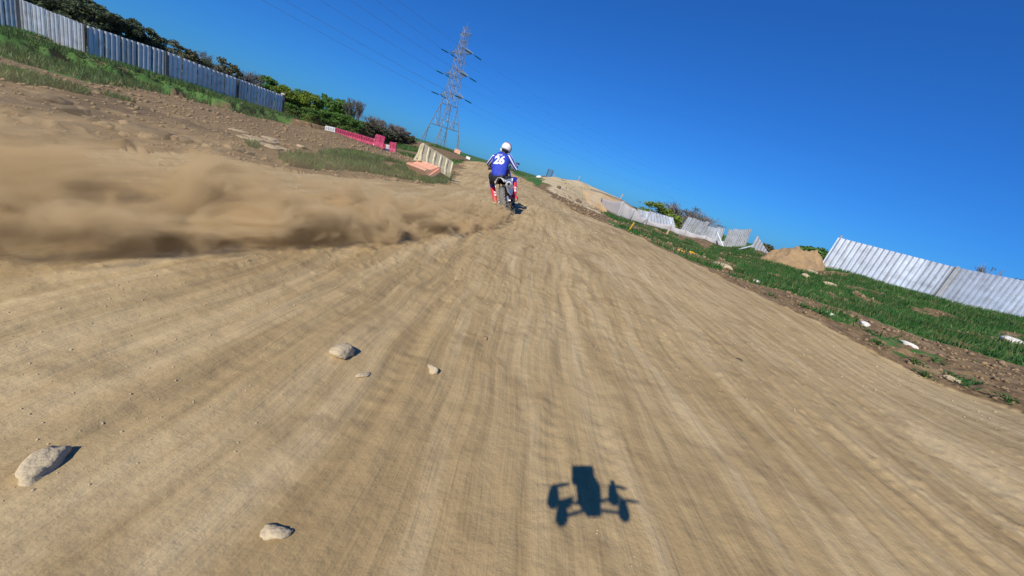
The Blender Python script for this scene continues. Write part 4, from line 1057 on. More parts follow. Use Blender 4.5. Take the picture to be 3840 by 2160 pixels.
# loose pebbles: nobody could count them
def pebbles(name, n, sampler, smin, smax, m, label, seed):
    rg = np.random.default_rng(seed); x, y = sampler(rg, n)
    z, tr_, g, dk_, pl_ = ground_all(x, y, True); k = sampler.keep(x, y, tr_, g); x, y, z = x[k], y[k], z[k]; n = len(x)
    s = smin*(smax/smin)**(rg.random(n)**2.2)*np.clip(np.hypot(x, y)/9, .22, 2.2)
    base = np.array([[1,0,0],[-1,0,0],[0,1,0],[0,-1,0],[0,0,.7],[0,0,-.5]])
    P_ = base[None]*(.6+.7*rg.random((n, 6, 1)))*s[:, None, None]; a = rg.uniform(0, 6.28, n); ca, sa = np.cos(a)[:, None], np.sin(a)[:, None]
    Q = np.stack([P_[..., 0]*ca-P_[..., 1]*sa+x[:, None], P_[..., 0]*sa+P_[..., 1]*ca+y[:, None], P_[..., 2]+z[:, None]+s[:, None]*.15], -1)
    tri = np.array([[0,2,4],[2,1,4],[1,3,4],[3,0,4],[2,0,5],[1,2,5],[3,1,5],[0,3,5]])
    Ff = (np.arange(n)[:, None, None]*6+tri[None]).reshape(-1, 3)
    me = np_mesh(name, Q.reshape(-1, 3), Ff, {}, False); me.materials.append(MT[m]); o = bpy.data.objects.new(name, me); COL.objects.link(o); o['kind'] = 'stuff'; o['label'] = label; o['category'] = 'gravel'
class SP:
    def __init__(s, a0, a1, r0, r1, mode): s.a = (a0, a1, r0, r1); s.mode = mode
    def __call__(s, rg, n):
        a0, a1, r0, r1 = s.a; a = np.radians(rg.uniform(a0, a1, n)); r = r0*(r1/r0)**rg.random(n)**.8; return r*np.sin(a), r*np.cos(a)
    def keep(s, x, y, tr_, g):
        f = fbm(x*.6, y*.6, 3, 77)
        if s.mode == 'track': return tr_ & (f > -.02)
        return ~tr_ & (g < .6) & (f > -.12)
pebbles('gravel', 15000, SP(-62, 60, 1.1, 26, 'track'), .004, .026, 'pale_stone', 'loose pale pebbles scattered over the track', 1)
pebbles('gravel', 11000, SP(-64, -8, 6, 60, 'rough'), .008, .055, 'dirt_clod', 'crumbled soil and stones over the left field', 2)
pebbles('gravel', 9000, SP(2, 60, 8.5, 40, 'rough'), .012, .06, 'dirt_clod', 'crumbled soil and stones along the right verge', 3)

# ------------------------------------------------------------------ motorcycle
C0 = at(1900, 807, 8.83); C0.z = gz(C0.x, C0.y)-.01
bf = Vector((.0, 1, 0)).normalized(); LEAN = D2R(25.5)
lf = Vector((-bf.y, bf.x, 0)); bu = Vector((0, 0, 1))*math.cos(LEAN)+lf*math.sin(LEAN); br_ = bf.cross(bu)
BM = Matrix((br_, bf, bu)).transposed().to_4x4(); BM.translation = C0
bike = empty('dirt_bike', C0, 'white and red motocross bike leaning left as it spins up dust', 'motorcycle', mw=BM)
def W(x, y, z): return BM @ Vector((x, y, z))
def wheel(name, c, R, r, rr, label=None, tyre='rubber', disc=None):
    hub = MB(); hub.tube(Vector((-.05, 0, 0)), Vector((.05, 0, 0)), .035, n=12)
    w_ = hub.build(name, 'alloy', bike); w_.location = c
    t = MB(); t.ring((0, 0, 0), (1, 0, 0), R, r, 56, 12, rr=rr)
    for k in range(56):
        a = 2*math.pi*k/56; rot = Matrix.Rotation(a, 3, 'X')
        for x in ((-.5, .5) if k % 2 else (-.85, 0, .85)):
            rad = R+r*math.sqrt(max(.1, 1-(x*.85)**2)); t.box(rot @ Vector((x*rr, 0, rad)), (.022, .024, .022), rot)
    t.build('tyre', tyre, w_)
    q = MB(); q.ring((0, 0, 0), (1, 0, 0), R-r*.95, .012, 48, 6, rr=.03); q.build('rim', 'black_metal', w_)
    s = MB()
    for k in range(28):
        a = 2*math.pi*k/28; s.tube(Vector(((-1)**k*.03, .03*math.cos(a+.4), .03*math.sin(a+.4))), Vector((0, (R-r)*math.cos(a), (R-r)*math.sin(a))), .0022, n=3)
    s.build('spokes', 'alloy', w_)
    if disc: d = MB(); d.ring((disc, 0, 0), (1, 0, 0), .10, .022, 36, 4, rr=.003); d.build('brake_disc', 'alloy', w_)
    return w_
rw = wheel('rear_wheel', (0, 0, .335), .265, .068, .070, tyre='dusty_rubber', disc=.075)
fw_ = wheel('front_wheel', (0, 1.47, .345), .292, .050, .046, disc=-.06); fw_.rotation_euler.z = D2R(-7)
def part(name, m, f, smooth=True, sub=0, parent=None):
    mb = MB(); f(mb); return mb.build(name, m, parent or bike, smooth, subsurf=sub)
def f(mb):
    for s in (-1, 1): mb.loft([(s*.11, -.06, .335), (s*.115, .12, .34), (s*.095, .42, .37), (s*.09, .6, .38)], [(.014, .03), (.016, .035), (.02, .045), (.022, .045)], 8)
    mb.loft([(-.09, .45, .375), (.09, .45, .375)], [.035, .035], 8)
part('swingarm', 'alloy', f)
def f(mb):
    mb.box((.1, .03, .335), (.05, .12, .05)); mb.tube((.085, -.0, .335), (.145, 0, .335), .02, n=10); mb.box((.085, .1, .40), (.04, .10, .09))
    mb.tube((-.085, 0, .335), (-.13, 0, .335), .02, n=10)
part('brake_caliper', 'alloy', f, False)
part('sprocket', 'alloy', lambda mb: mb.ring((-.085, 0, .335), (1, 0, 0), .095, .014, 40, 4, rr=.003))
def f(mb):
    for z in (.43, .24): mb.loft([(-.085, 0, z), (-.085, .6, .44 if z > .3 else .30)], [(.006, .012)]*2, 4)
part('chain', 'black_metal', f, False)
def f(mb): mb.loft([(0, .40, .45), (.01, .33, .68), (0, .36, .82)], [.035, .04, .03], 10)
part('shock_absorber', 'alloy', f)
def f(mb):
    for s in (-1, 1):
        mb.loft([(s*.10, .55, .33), (s*.12, .52, .6), (s*.10, .62, .86), (s*.07, 1.0, .93), (s*.02, 1.2, .95)], [.018]*5, 6)
        mb.loft([(s*.02, 1.2, .92), (s*.06, 1.08, .5), (s*.09, .95, .26), (s*.1, .55, .27)], [.018]*4, 6)
        mb.loft([(s*.09, .58, .76), (s*.085, .2, .78), (s*.07, -.02, .79)], [.013]*3, 6)
part('frame', 'red_frame', f)
def f(mb):
    mb.box((0, .78, .36), (.24, .38, .26), taper=.85); mb.loft([(0, .72, .45), (0, .80, .66)], [.085, .075], 12); mb.tube((-.13, .7, .34), (-.155, .7, .34), .075, n=16); mb.tube((.13, .74, .34), (.155, .74, .34), .09, n=16)
part('engine', 'black_metal', f, False)
# rear fender: arched blade with depth
def f(mb):
    ys = [(.42, .87, .085), (.25, .85, .10), (.08, .84, .115), (-.08, .85, .12), (-.22, .86, .115), (-.31, .862, .085)]
    nx = 8; vs = []; fs = []
    for (y, z, w_) in ys:
        for k in range(nx+1):
            u = -1+2*k/nx; vs.append((u*w_*1.05, y, z-.11*abs(u)**2.4))
    for i_ in range(len(ys)-1):
        for k in range(nx): q = i_*(nx+1)+k; fs.append((q, q+1, q+nx+2, q+nx+1))
    mb.add(vs, fs)
o = part('rear_fender', 'white_fender', f); md = o.modifiers.new('t', 'SOLIDIFY'); md.thickness = .006
o['label'] = 'white rear fender'
for s in (-1, 1):
    def f(mb):
        P3 = [(.52, .82), (.2, .81), (-.14, .79), (-.21, .68), (-.10, .52), (.10, .44), (.30, .46), (.46, .62)]
        vs = []
        for off in (0, .012):
            for k, (y, z) in enumerate(P3): vs.append((s*(.112+off+.10*max(0, y+.16)/.68), y, z))
        n = len(P3); fs = [tuple(range(n)), tuple(range(2*n-1, n-1, -1))]+[(k, (k+1) % n, n+(k+1) % n, n+k) for k in range(n)]
        mb.add(vs, fs)
    part('side_panel', 'white_fender', f, False)
def f(mb): mb.loft([(0, .10, .885), (0, .3, .90), (0, .6, .92), (0, .85, .955), (0, 1.0, 1.0)], [(.07, .03), (.095, .04), (.08, .045), (.06, .05), (.05, .03)], 12, hint=(0, 0, 1))
part('seat', 'black_metal', f)
sil = part('silencer', 'white_fender', lambda mb: mb.loft([(.135, .50, .60), (.165, .40, .62), (.175, .05, .675), (.175, -.10, .695), (.175, -.13, .70)], [.035, .055, .066, .062, .035], 16, cap=False))
part('outlet', 'black_metal', lambda mb: mb.loft([(.175, -.145, .703), (.175, -.02, .682)], [.026, .026], 14), parent=sil)
part('exhaust_pipe', 'alloy', lambda mb: mb.loft([(.135, .52, .595), (.15, .7, .56), (.10, .95, .6), (.05, .88, .7)], [.025]*4, 10))
def f(mb):
    mb.loft([(0, .80, .93), (0, .95, 1.0), (0, 1.12, .97)], [(.09, .04), (.14, .08), (.10, .06)], 12, hint=(0, 0, 1))
part('fuel_tank', 'red_frame', f)
for s in (-1, 1):
    def f(mb): mb.loft([(s*.10, .80, .80), (s*.17, 1.02, .82), (s*.20, 1.2, .78)], [(.02, .07), (.025, .13), (.015, .09)], 8, hint=(1, 0, 0))
    part('radiator_shroud', 'red_frame', f)
    part('fork', 'alloy', lambda mb: mb.loft([(s*.10, 1.47, .345), (s*.10, 1.36, .66), (s*.10, 1.22, 1.08)], [.024, .03, .028], 10))
    part('footpeg', 'alloy', lambda mb: mb.box((s*.20, .58, .36), (.12, .05, .02)), False)
part('front_fender', 'white_fender', lambda mb: mb.loft([(0, 1.15, .80), (0, 1.4, .78), (0, 1.7, .74), (0, 1.85, .70)], [(.06, .012), (.075, .014), (.07, .014), (.04, .01)], 8, hint=(0, 0, 1)))
def f(mb):
    mb.loft([(-.40, 1.04, 1.13), (-.28, 1.07, 1.14), (-.13, 1.15, 1.09), (.13, 1.15, 1.09), (.28, 1.07, 1.14), (.40, 1.04, 1.13)], [.012]*6, 8); mb.tube((-.2, 1.12, 1.125), (.2, 1.12, 1.125), .012, n=8)
hb = part('handlebar', 'black_metal', f)
for s in (-1, 1):
    part('grip', 'rubber', lambda mb: mb.loft([(s*.40, 1.04, 1.13), (s*.28, 1.07, 1.14)], [.018, .017], 10), parent=hb)
    part('lever', 'alloy', lambda mb: mb.loft([(s*.24, 1.1, 1.15), (s*.28, 1.14, 1.14), (s*.40, 1.11, 1.12)], [.006]*3, 6), parent=hb)

# ------------------------------------------------------------------ rider
def A3(px, py, r): return at(px, py, r)
pel = A3(1868, 662, 9.12); sp1 = A3(1873, 632, 9.22); sp2 = A3(1879, 603, 9.38); nk = A3(1887, 577, 9.50); hd = A3(1899, 556, 9.58)
shL, shR = A3(1855, 590, 9.44), A3(1907, 588, 9.46)
haL, haR = W(-.335, 1.045, 1.15), W(.335, 1.045, 1.15)
elL, elR = A3(1834, 613, 9.60), A3(1932, 633, 9.50)
hpL, hpR = pel+Vector((-.12, .02, -.02)), pel+Vector((.12, .02, -.04))
knL, knR = A3(1847, 692, 9.50), A3(1928, 676, 9.52)
anL, anR = A3(1857, 748, 9.36), A3(1928, 733, 9.30)
for nm, p in (('haL', haL), ('haR', haR), ('seat', W(0, .4, 1.0)), ('fender tip', W(0, -.33, .985)), ('sil', W(.175, -.14, .805)), ('peg L', W(-.2, .58, .36)), ('peg R', W(.2, .58, .36)), ('front contact', W(0, 1.47, 0))):
    a_, b_ = topix(np.array(p.x), np.array(p.y), np.array(p.z)); print('JOINT', nm, int(a_), int(b_))
rider = empty('person', pel, 'rider in blue number 26 jersey and white helmet on the motocross bike', 'person')
def prel(mb): return rel(mb, pel)
# continuous body grown over a skeleton
sk = [(pel, .12), (sp1, .13), (sp2, .15), (nk, .065), (nk.lerp(hd, .5), .06), (hd, .09), (shL, .06), (elL, .045), (haL.lerp(elL, .12), .03), (shR, .06), (elR, .045), (haR.lerp(elR, .12), .03),
      (hpL, .09), (knL, .06), (anL, .045), (anL+Vector((.01, .16, -.06)), .035), (hpR, .09), (knR, .06), (anR, .045), (anR+Vector((.0, .15, -.05)), .035)]
ed = [(0, 1), (1, 2), (2, 3), (3, 4), (4, 5), (2, 6), (6, 7), (7, 8), (2, 9), (9, 10), (10, 11), (0, 12), (12, 13), (13, 14), (14, 15), (0, 16), (16, 17), (17, 18), (18, 19)]
me = bpy.data.meshes.new('body'); me.from_pydata([tuple(p-pel) for p, r in sk], ed, []); me.materials.append(MT['skin'])
bo = bpy.data.objects.new('body', me); COL.objects.link(bo); bo.parent = rider
md = bo.modifiers.new('skin', 'SKIN'); sv = me.skin_vertices[0].data
for i_, (p, r) in enumerate(sk): sv[i_].radius = (r*.8, r*.8)
sv[0].use_root = True
bo.modifiers.new('sub', 'SUBSURF').levels = 1
FW = Vector((0, 1, 0))
# jersey
tdir = (sp2-pel).normalized()
mb = MB(); mb.loft([pel+Vector((.0, 0, -.06)), pel+Vector((0, .0, .05)), pel.lerp(sp1, .6), sp1+Vector((0, -.015, .02)), sp1.lerp(sp2, .6)+Vector((0, -.03, 0)), sp2+Vector((.002, -.03, .01)), sp2.lerp(nk, .55)+Vector((0, -.01, 0)), nk.lerp(hd, .05)+Vector((-.01, 0, -.02)), nk.lerp(hd, .2)],
    [(.150, .115), (.168, .125), (.180, .13), (.185, .135), (.196, .14), (.208, .14), (.185, .115), (.10, .08), (.055, .055)], 24, hint=FW, power=2.3)
jer = prel(mb).build('jersey', 'jersey_blue', rider, True, subsurf=1)
mb = MB(); mb.loft([nk.lerp(hd, .12), nk.lerp(hd, .5)], [.062, .06], 14, hint=FW); prel(mb).build('neck_guard', 'glove_black', rider, True)
# sleeves with printed stripes
for nm, s, e, h, side in (('sleeve', shL, elL, haL, -1), ('sleeve', shR, elR, haR, 1)):
    mb = MB(); s0 = s+Vector((-side*.05, 0, 0.0)); wr = h.lerp(e, .22)
    N_ = 30
    def sect(k, i_): return 2 if (k % 5) in (0, 1) else (1 if i_ > 1 and k % 5 == 3 else 0)
    mb.loft([s0, s, s.lerp(e, .3), s.lerp(e, .65), e, e.lerp(wr, .3), e.lerp(wr, .7), wr], [.062, .078, .072, .064, .060, .055, .048, .036], N_, hint=FW, sect=sect)
    prel(mb).build(nm, ['jersey_blue', 'navy', 'print_white'], rider, True)
# gloves gripping the bar
bx = (W(1, 0, 0)-W(0, 0, 0)).normalized(); bz = bu; by = bf
for h, e, s in ((haL, elL, -1), (haR, elR, 1)):
    mb = MB(); d = (h-e).normalized(); Rm = Matrix((bx, by, bz)).transposed()
    pc = h+by*-.02+bz*.0
    mb.loft([h.lerp(e, .28), h.lerp(e, .14), pc, pc+by*.03], [(.036, .032), (.038, .03), (.046, .024), (.042, .02)], 12, hint=bz)
    for k in range(4):
        o_ = bx*((k-1.5)*.021); q0 = pc+o_+by*.03+bz*.008; L_ = (.9, 1.0, .96, .8)[k]
        mb.loft([q0, q0+by*.030*L_+bz*-.004, q0+by*.036*L_-bz*.030*L_, q0+by*.012-bz*.046*L_, q0-by*.010-bz*.036], [.0105, .0105, .0100, .0095, .0085], 7)
    tq = pc-bx*(s*.042)-bz*.008; mb.loft([tq, tq-bx*(s*.012)-bz*.022+by*.01, tq+by*.034-bz*.034], [.013, .012, .010], 7)
    prel(mb).build('glove', 'glove_black', rider, True)
# trousers: black seat and thighs, blue knees
mb = MB(); mb.loft([pel+Vector((0, .02, .06)), pel+Vector((0, .02, 0)), pel+Vector((0, .03, -.08)), pel+Vector((0, .05, -.14))], [(.155, .12), (.175, .13), (.17, .13), (.10, .09)], 18, hint=FW)
mb.mi = 0
for hp_, kn, an in ((hpL, knL, anL), (hpR, knR, anR)):
    bt = kn.lerp(an, .30)
    mb.loft([hp_+Vector((0, -.02, 0)), hp_.lerp(kn, .35), hp_.lerp(kn, .7), kn+Vector((0, -.01, .01)), kn.lerp(an, .15), bt], [.105, .098, .082, .074, .066, .058], 16, hint=FW,
            sect=lambda k, i_: 0 if i_ < 2 else 1)
prel(mb).build('trousers', ['pants_black', 'pants_blue'], rider, True)
for hp_, kn in ((hpL, knL), (hpR, knR)):
    sgn = -1 if hp_ is hpL else 1
    mb = MB(); c = hp_.lerp(kn, .55)+Vector((sgn*.075, -.05, .01)); mb.loft([c+Vector((0, 0, .06)), c, c-Vector((0, 0, .06))], [(.006, .03), (.03, .035), (.006, .02)], 8, hint=FW); prel(mb).build('thigh_print', 'print_white', rider, True)
# boots
for kn, an, s, heel in ((knL, anL, -1, A3(1856, 764, 9.30)), (knR, anR, 1, A3(1931, 752, 9.20))):
    tp = kn.lerp(an, .20); fd = Vector((.02*s, 1, -.10)).normalized()
    toe = heel+Vector((0, .27, .02))+Vector((s*.01, 0, 0))
    mb = MB(); mb.loft([tp, tp.lerp(an, .12), tp.lerp(an, .4), tp.lerp(an, .8), an.lerp(heel, .35), heel+Vector((0, .03, .035))], [(.066, .064), (.068, .066), (.066, .062), (.054, .056), (.047, .062), (.044, .060)], 14, hint=FW,
        sect=lambda k, i_: 1 if i_ == 2 and k in (8, 9) else 0)
    mb.loft([heel+Vector((0, -.03, .05)), heel+Vector((0, .06, .05)), heel.lerp(toe, .6)+Vector((0, 0, .04)), toe+Vector((0, 0, .025))], [(.040, .045), (.046, .05), (.048, .04), (.03, .022)], 12, hint=Vector((0, 0, 1)))
    b_o = prel(mb).build('boot', ['boot_red', 'print_white'], rider, True)
    for f_ in (.25, .55, .8):
        mb = MB(); q = tp.lerp(an, f_); mb.ring(q, (an-tp), .062-.008*f_, .007, 20, 5, rr=.014); prel(mb).build('strap', 'boot_red', b_o, True)
    mb = MB(); mb.loft([heel+Vector((0, -.035, 0)), heel+Vector((0, .04, -.005)), heel.lerp(toe, .55), toe], [(.040, .020), (.044, .018), (.046, .015), (.03, .012)], 10, hint=Vector((0, 0, 1)), power=3)
    # tall dusty sole seen from behind
    mb.loft([heel+Vector((0, -.032, -.01)), heel+Vector((0, -.034, .05))], [(.050, .030), (.044, .022)], 10, hint=FW)
    prel(mb).build('sole', 'boot_sole', b_o, True)
# helmet: shell, chin bar, peak, band
hu = Vector((.12, .30, 1)).normalized(); hr_ = Vector((1, .10, -.15)); hr_ = (hr_-hu*hr_.dot(hu)).normalized(); hf = hu.cross(hr_)
HR = Matrix((hr_, hf, hu)).transposed()
def hdef(q):
    q = q.copy()
    if q.z < -.07: q.z = -.07+(q.z+.07)*.35; q.y += .01
    return q
hx = hd+Vector((0, 0, .01))
mb = MB(); mb.ell(hx, (.122, .142, .132), HR, 28, 18, deform=hdef)
mb.loft([hx+HR@Vector((-.10, .06, -.06)), hx+HR@Vector((-.06, .16, -.085)), hx+HR@Vector((.06, .16, -.085)), hx+HR@Vector((.10, .06, -.06))], [(.03, .035)]*4, 8, hint=hu)
hel = prel(mb).build('helmet', 'helmet_white', rider, True)
mb = MB(); mb.loft([hx+HR@Vector((0, .08, .09)), hx+HR@Vector((0, .18, .105)), hx+HR@Vector((0, .27, .085))], [(.10, .008), (.095, .008), (.06, .006)], 10, hint=hu); prel(mb).build('peak', 'helmet_white', hel, True)
def band(z0, z1, m, nm, a0, a1, off=.003):
    mb = MB(); vs = []; fs = []; n = 30
    for k in range(n+1):
        a = a0+(a1-a0)*k/n
        for z in (z0, (z0+z1)/2, z1):
            zz = z+.035*math.cos(a+.5); c = math.sqrt(max(0, 1-(zz/.132)**2)); vs.append(hx+HR@Vector(((.122*c+off)*math.sin(a), -(.142*c+off)*math.cos(a), zz)))
    for k in range(n):
        for j in (0, 1): q = k*3+j; fs.append((q, q+3, q+4, q+1))
    mb.add(vs, fs); prel(mb).build(nm, m, hel, True)
band(.058, .078, 'helmet_band', 'stripe', -1.9, 1.9); band(.042, .053, 'helmet_pink', 'stripe', -1.9, 1.9)
mb = MB(); mb.loft([hx+HR@Vector((.112, -.03, .05)), hx+HR@Vector((.124, -.0, -.01)), hx+HR@Vector((.112, -.01, -.07))], [(.006, .018), (.008, .022), (.006, .012)], 8, hint=FW); prel(mb).build('side_panel', 'navy', hel, True)
mb = MB(); mb.ell(hx+HR@Vector((0, -.045, -.085)), (.085, .07, .05), HR, 16, 8); prel(mb).build('helmet_lining', 'glove_black', hel, True)
# printed number and name
dg = bpy.context.evaluated_depsgraph_get(); bpy.context.view_layer.update()
dg.update(); bvh = BVHTree.FromObject(jer, dg)
def backprint(text, c, h, squash, name, bold=.0):
    cu = bpy.data.curves.new(name, 'FONT'); cu.body = text; cu.size = 1; cu.align_x = 'CENTER'; cu.align_y = 'CENTER'; cu.offset = bold; cu.resolution_u = 4; cu.space_character = .98
    t = bpy.data.objects.new('tmp', cu); COL.objects.link(t); dg2 = bpy.context.evaluated_depsgraph_get(); m0 = bpy.data.meshes.new_from_object(t.evaluated_get(dg2)); bpy.data.objects.remove(t)
    bm = bmesh.new(); bm.from_mesh(m0); bmesh.ops.triangulate(bm, faces=bm.faces)
    for _ in range(2): bmesh.ops.subdivide_edges(bm, edges=[e for e in bm.edges if e.calc_length() > .12], cuts=1); bmesh.ops.triangulate(bm, faces=bm.faces)
    ux = (at(1940, 600, 9.4)-at(1840, 592, 9.4)).normalized(); uy = (at(1886, 580, 9.4)-at(1874, 640, 9.4)).normalized()
    ys = [v.co.y for v in bm.verts]; xs = [v.co.x for v in bm.verts]; cy, cx_ = (max(ys)+min(ys))/2, (max(xs)+min(xs))/2; k = h/(max(ys)-min(ys))
    for v in bm.verts:
        p = c+ux*((v.co.x-cx_)*k*squash)+uy*((v.co.y-cy)*k); o_ = p-pel; o_.y -= .6
        loc, nr, i_, d_ = bvh.ray_cast(o_, FW, 2.0)
        if loc is None: loc, nr, i_, d_ = bvh.find_nearest(p-pel); 
        v.co = loc+Vector((0, -.006, 0)); 
    m1 = bpy.data.meshes.new(name); bm.to_mesh(m1); bm.free(); m1.materials.append(MT['print_white']); o = bpy.data.objects.new(name, m1); COL.objects.link(o); o.parent = jer; return o
backprint('26', at(1873.5, 599.5, 9.2), .200, .98, 'number', .045)
backprint('MAX', at(1875, 580.5, 9.3), .038, 1.15, 'name_print', .03)

# ------------------------------------------------------------------ the drone that carries this camera (only its shadow is in view)
q15 = D2R(DRONE_TILT) if 'DRONE_TILT' in globals() else D2R(17)
qy = (fwd*math.cos(q15)-CU*math.sin(q15)).normalized(); qz = (CU*math.cos(q15)+fwd*math.sin(q15)).normalized(); qx = CR.copy()
lens = Vector((0, 0, CAMH))-fwd*.004
DQ = Matrix((qx, qy, qz)).transposed().to_4x4()
DK_ = 1.18; DO = lens - (qy*.055+qz*.088)*DK_ + qx*.018; DQ = DQ @ Matrix.Scale(DK_, 4); DQ.translation = DO
dr = empty('drone', DO, 'small racing drone flying low over the track, seen only by its shadow', 'drone', mw=DQ)
def dp(name, m, f, smooth=False, parent=None):
    mb = MB(); f(mb); return mb.build(name, m, parent or dr, smooth)
def f(mb): mb.box((0, 0, 0), (.046, .17, .006)); mb.box((0, 0, .030), (.042, .16, .004)); 
dp('frame_plate', 'carbon', f)
dp('standoff', 'alloy', lambda mb: [mb.tube((sx_*.018, y_, .003), (sx_*.018, y_, .03), .003) for sx_ in (-1, 1) for y_ in (-.07, -.03, .03, .07)])
dp('battery', 'drone_orange', lambda mb: mb.box((0, -.030, .056), (.056, .11, .050)))
dp('electronics', 'carbon', lambda mb: mb.box((0, .0, .018), (.058, .10, .03)))
dp('antenna', 'black_metal', lambda mb: (mb.tube((.008, -.085, .02), (.012, -.11, .05), .003), mb.ell((.013, -.116, .056), (.009, .009, .009))), True)
for sx_ in (-1, 1):
    for sy_ in (-1, 1):
        ex, ey = sx_*.096, sy_*.080
        arm = dp('arm', 'carbon', lambda mb: mb.loft([(sx_*.015, sy_*.03, 0), (ex, ey, 0)], [(.009, .0045), (.010, .004)], 6, hint=(0, 0, 1)))
        mo = dp('motor', 'black_metal', lambda mb: mb.loft([(ex, ey, -.012), (ex, ey, .004), (ex, ey, .012), (ex, ey, .030), (ex, ey, .036), (ex, ey, .044)], [.018, .018, .017, .0135, .008, .003], 12), True)
        def f(mb):
            for b in range(3):
                a = b*2.094+sx_*.4+sy_*.9; d = Vector((math.cos(a), math.sin(a), 0)); n_ = Vector((-d.y, d.x, 0))
                vs = []
                for t, w_, tw in ((.006, .004, .003), (.025, .0085, .003), (.05, .0075, .002), (.063, .003, .001)):
                    c = Vector((ex, ey, .036))+d*t
                    vs += [c-n_*w_-Vector((0, 0, tw)), c+n_*w_+Vector((0, 0, tw))]
                fs = [(2*k, 2*k+1, 2*k+3, 2*k+2) for k in range(3)]; mb.add(vs, fs)
        pr = dp('propeller', 'carbon', f); md = pr.modifiers.new('t', 'SOLIDIFY'); md.thickness = .0012
        dp('arm_foot', 'drone_orange', lambda mb: mb.box((ex, ey, -.016), (.018, .018, .008)))
# action camera on its mount
CL = Matrix((CR, CU, -fwd)).transposed()
iv = DQ.inverted()
CLl = (iv.to_3x3() @ CL)
cc = iv @ (lens - fwd*.0225)
ac = dp('action_camera', 'carbon', lambda mb: mb.box(cc+CLl@Vector((.008, -.004, 0)), (.085, .062, .038), CLl))
dp('lens', 'lens_glass', lambda mb: mb.loft([iv@(lens-fwd*.004), iv@(lens-fwd*.001)], [.011, .0105], 20), True, ac)
dp('camera_mount', 'drone_orange', lambda mb: mb.loft([(0, .035, .032), (.004, .045, .055), tuple(cc+CLl@Vector((.018, -.03, 0)))], [(.034, .022), (.034, .02), (.036, .018)], 8, hint=(0, 0, 1)))

# ------------------------------------------------------------------ dust plume thrown by the rear wheel
edge_px = [(1893,826,8.3),(1800,866,5.9),(1700,883,5.05),(1550,903,4.2),(1400,925,3.62),(1200,945,3.2),(1000,960,2.94),(500,998,2.62),(0,1032,2.5),(-500,1060,2.42),(-1200,1090,2.3)]
EP = []
for a, b, r in edge_px:
    x, y, e = ray(a, b); rr0 = CAMH/-e; EP.append(Vector((x*rr0, y*rr0, 0)))
E_ = np.array([(p.x, p.y) for p in EP]); seg = np.linalg.norm(np.diff(E_, axis=0), axis=1); SS = np.concatenate([[0], np.cumsum(seg)])
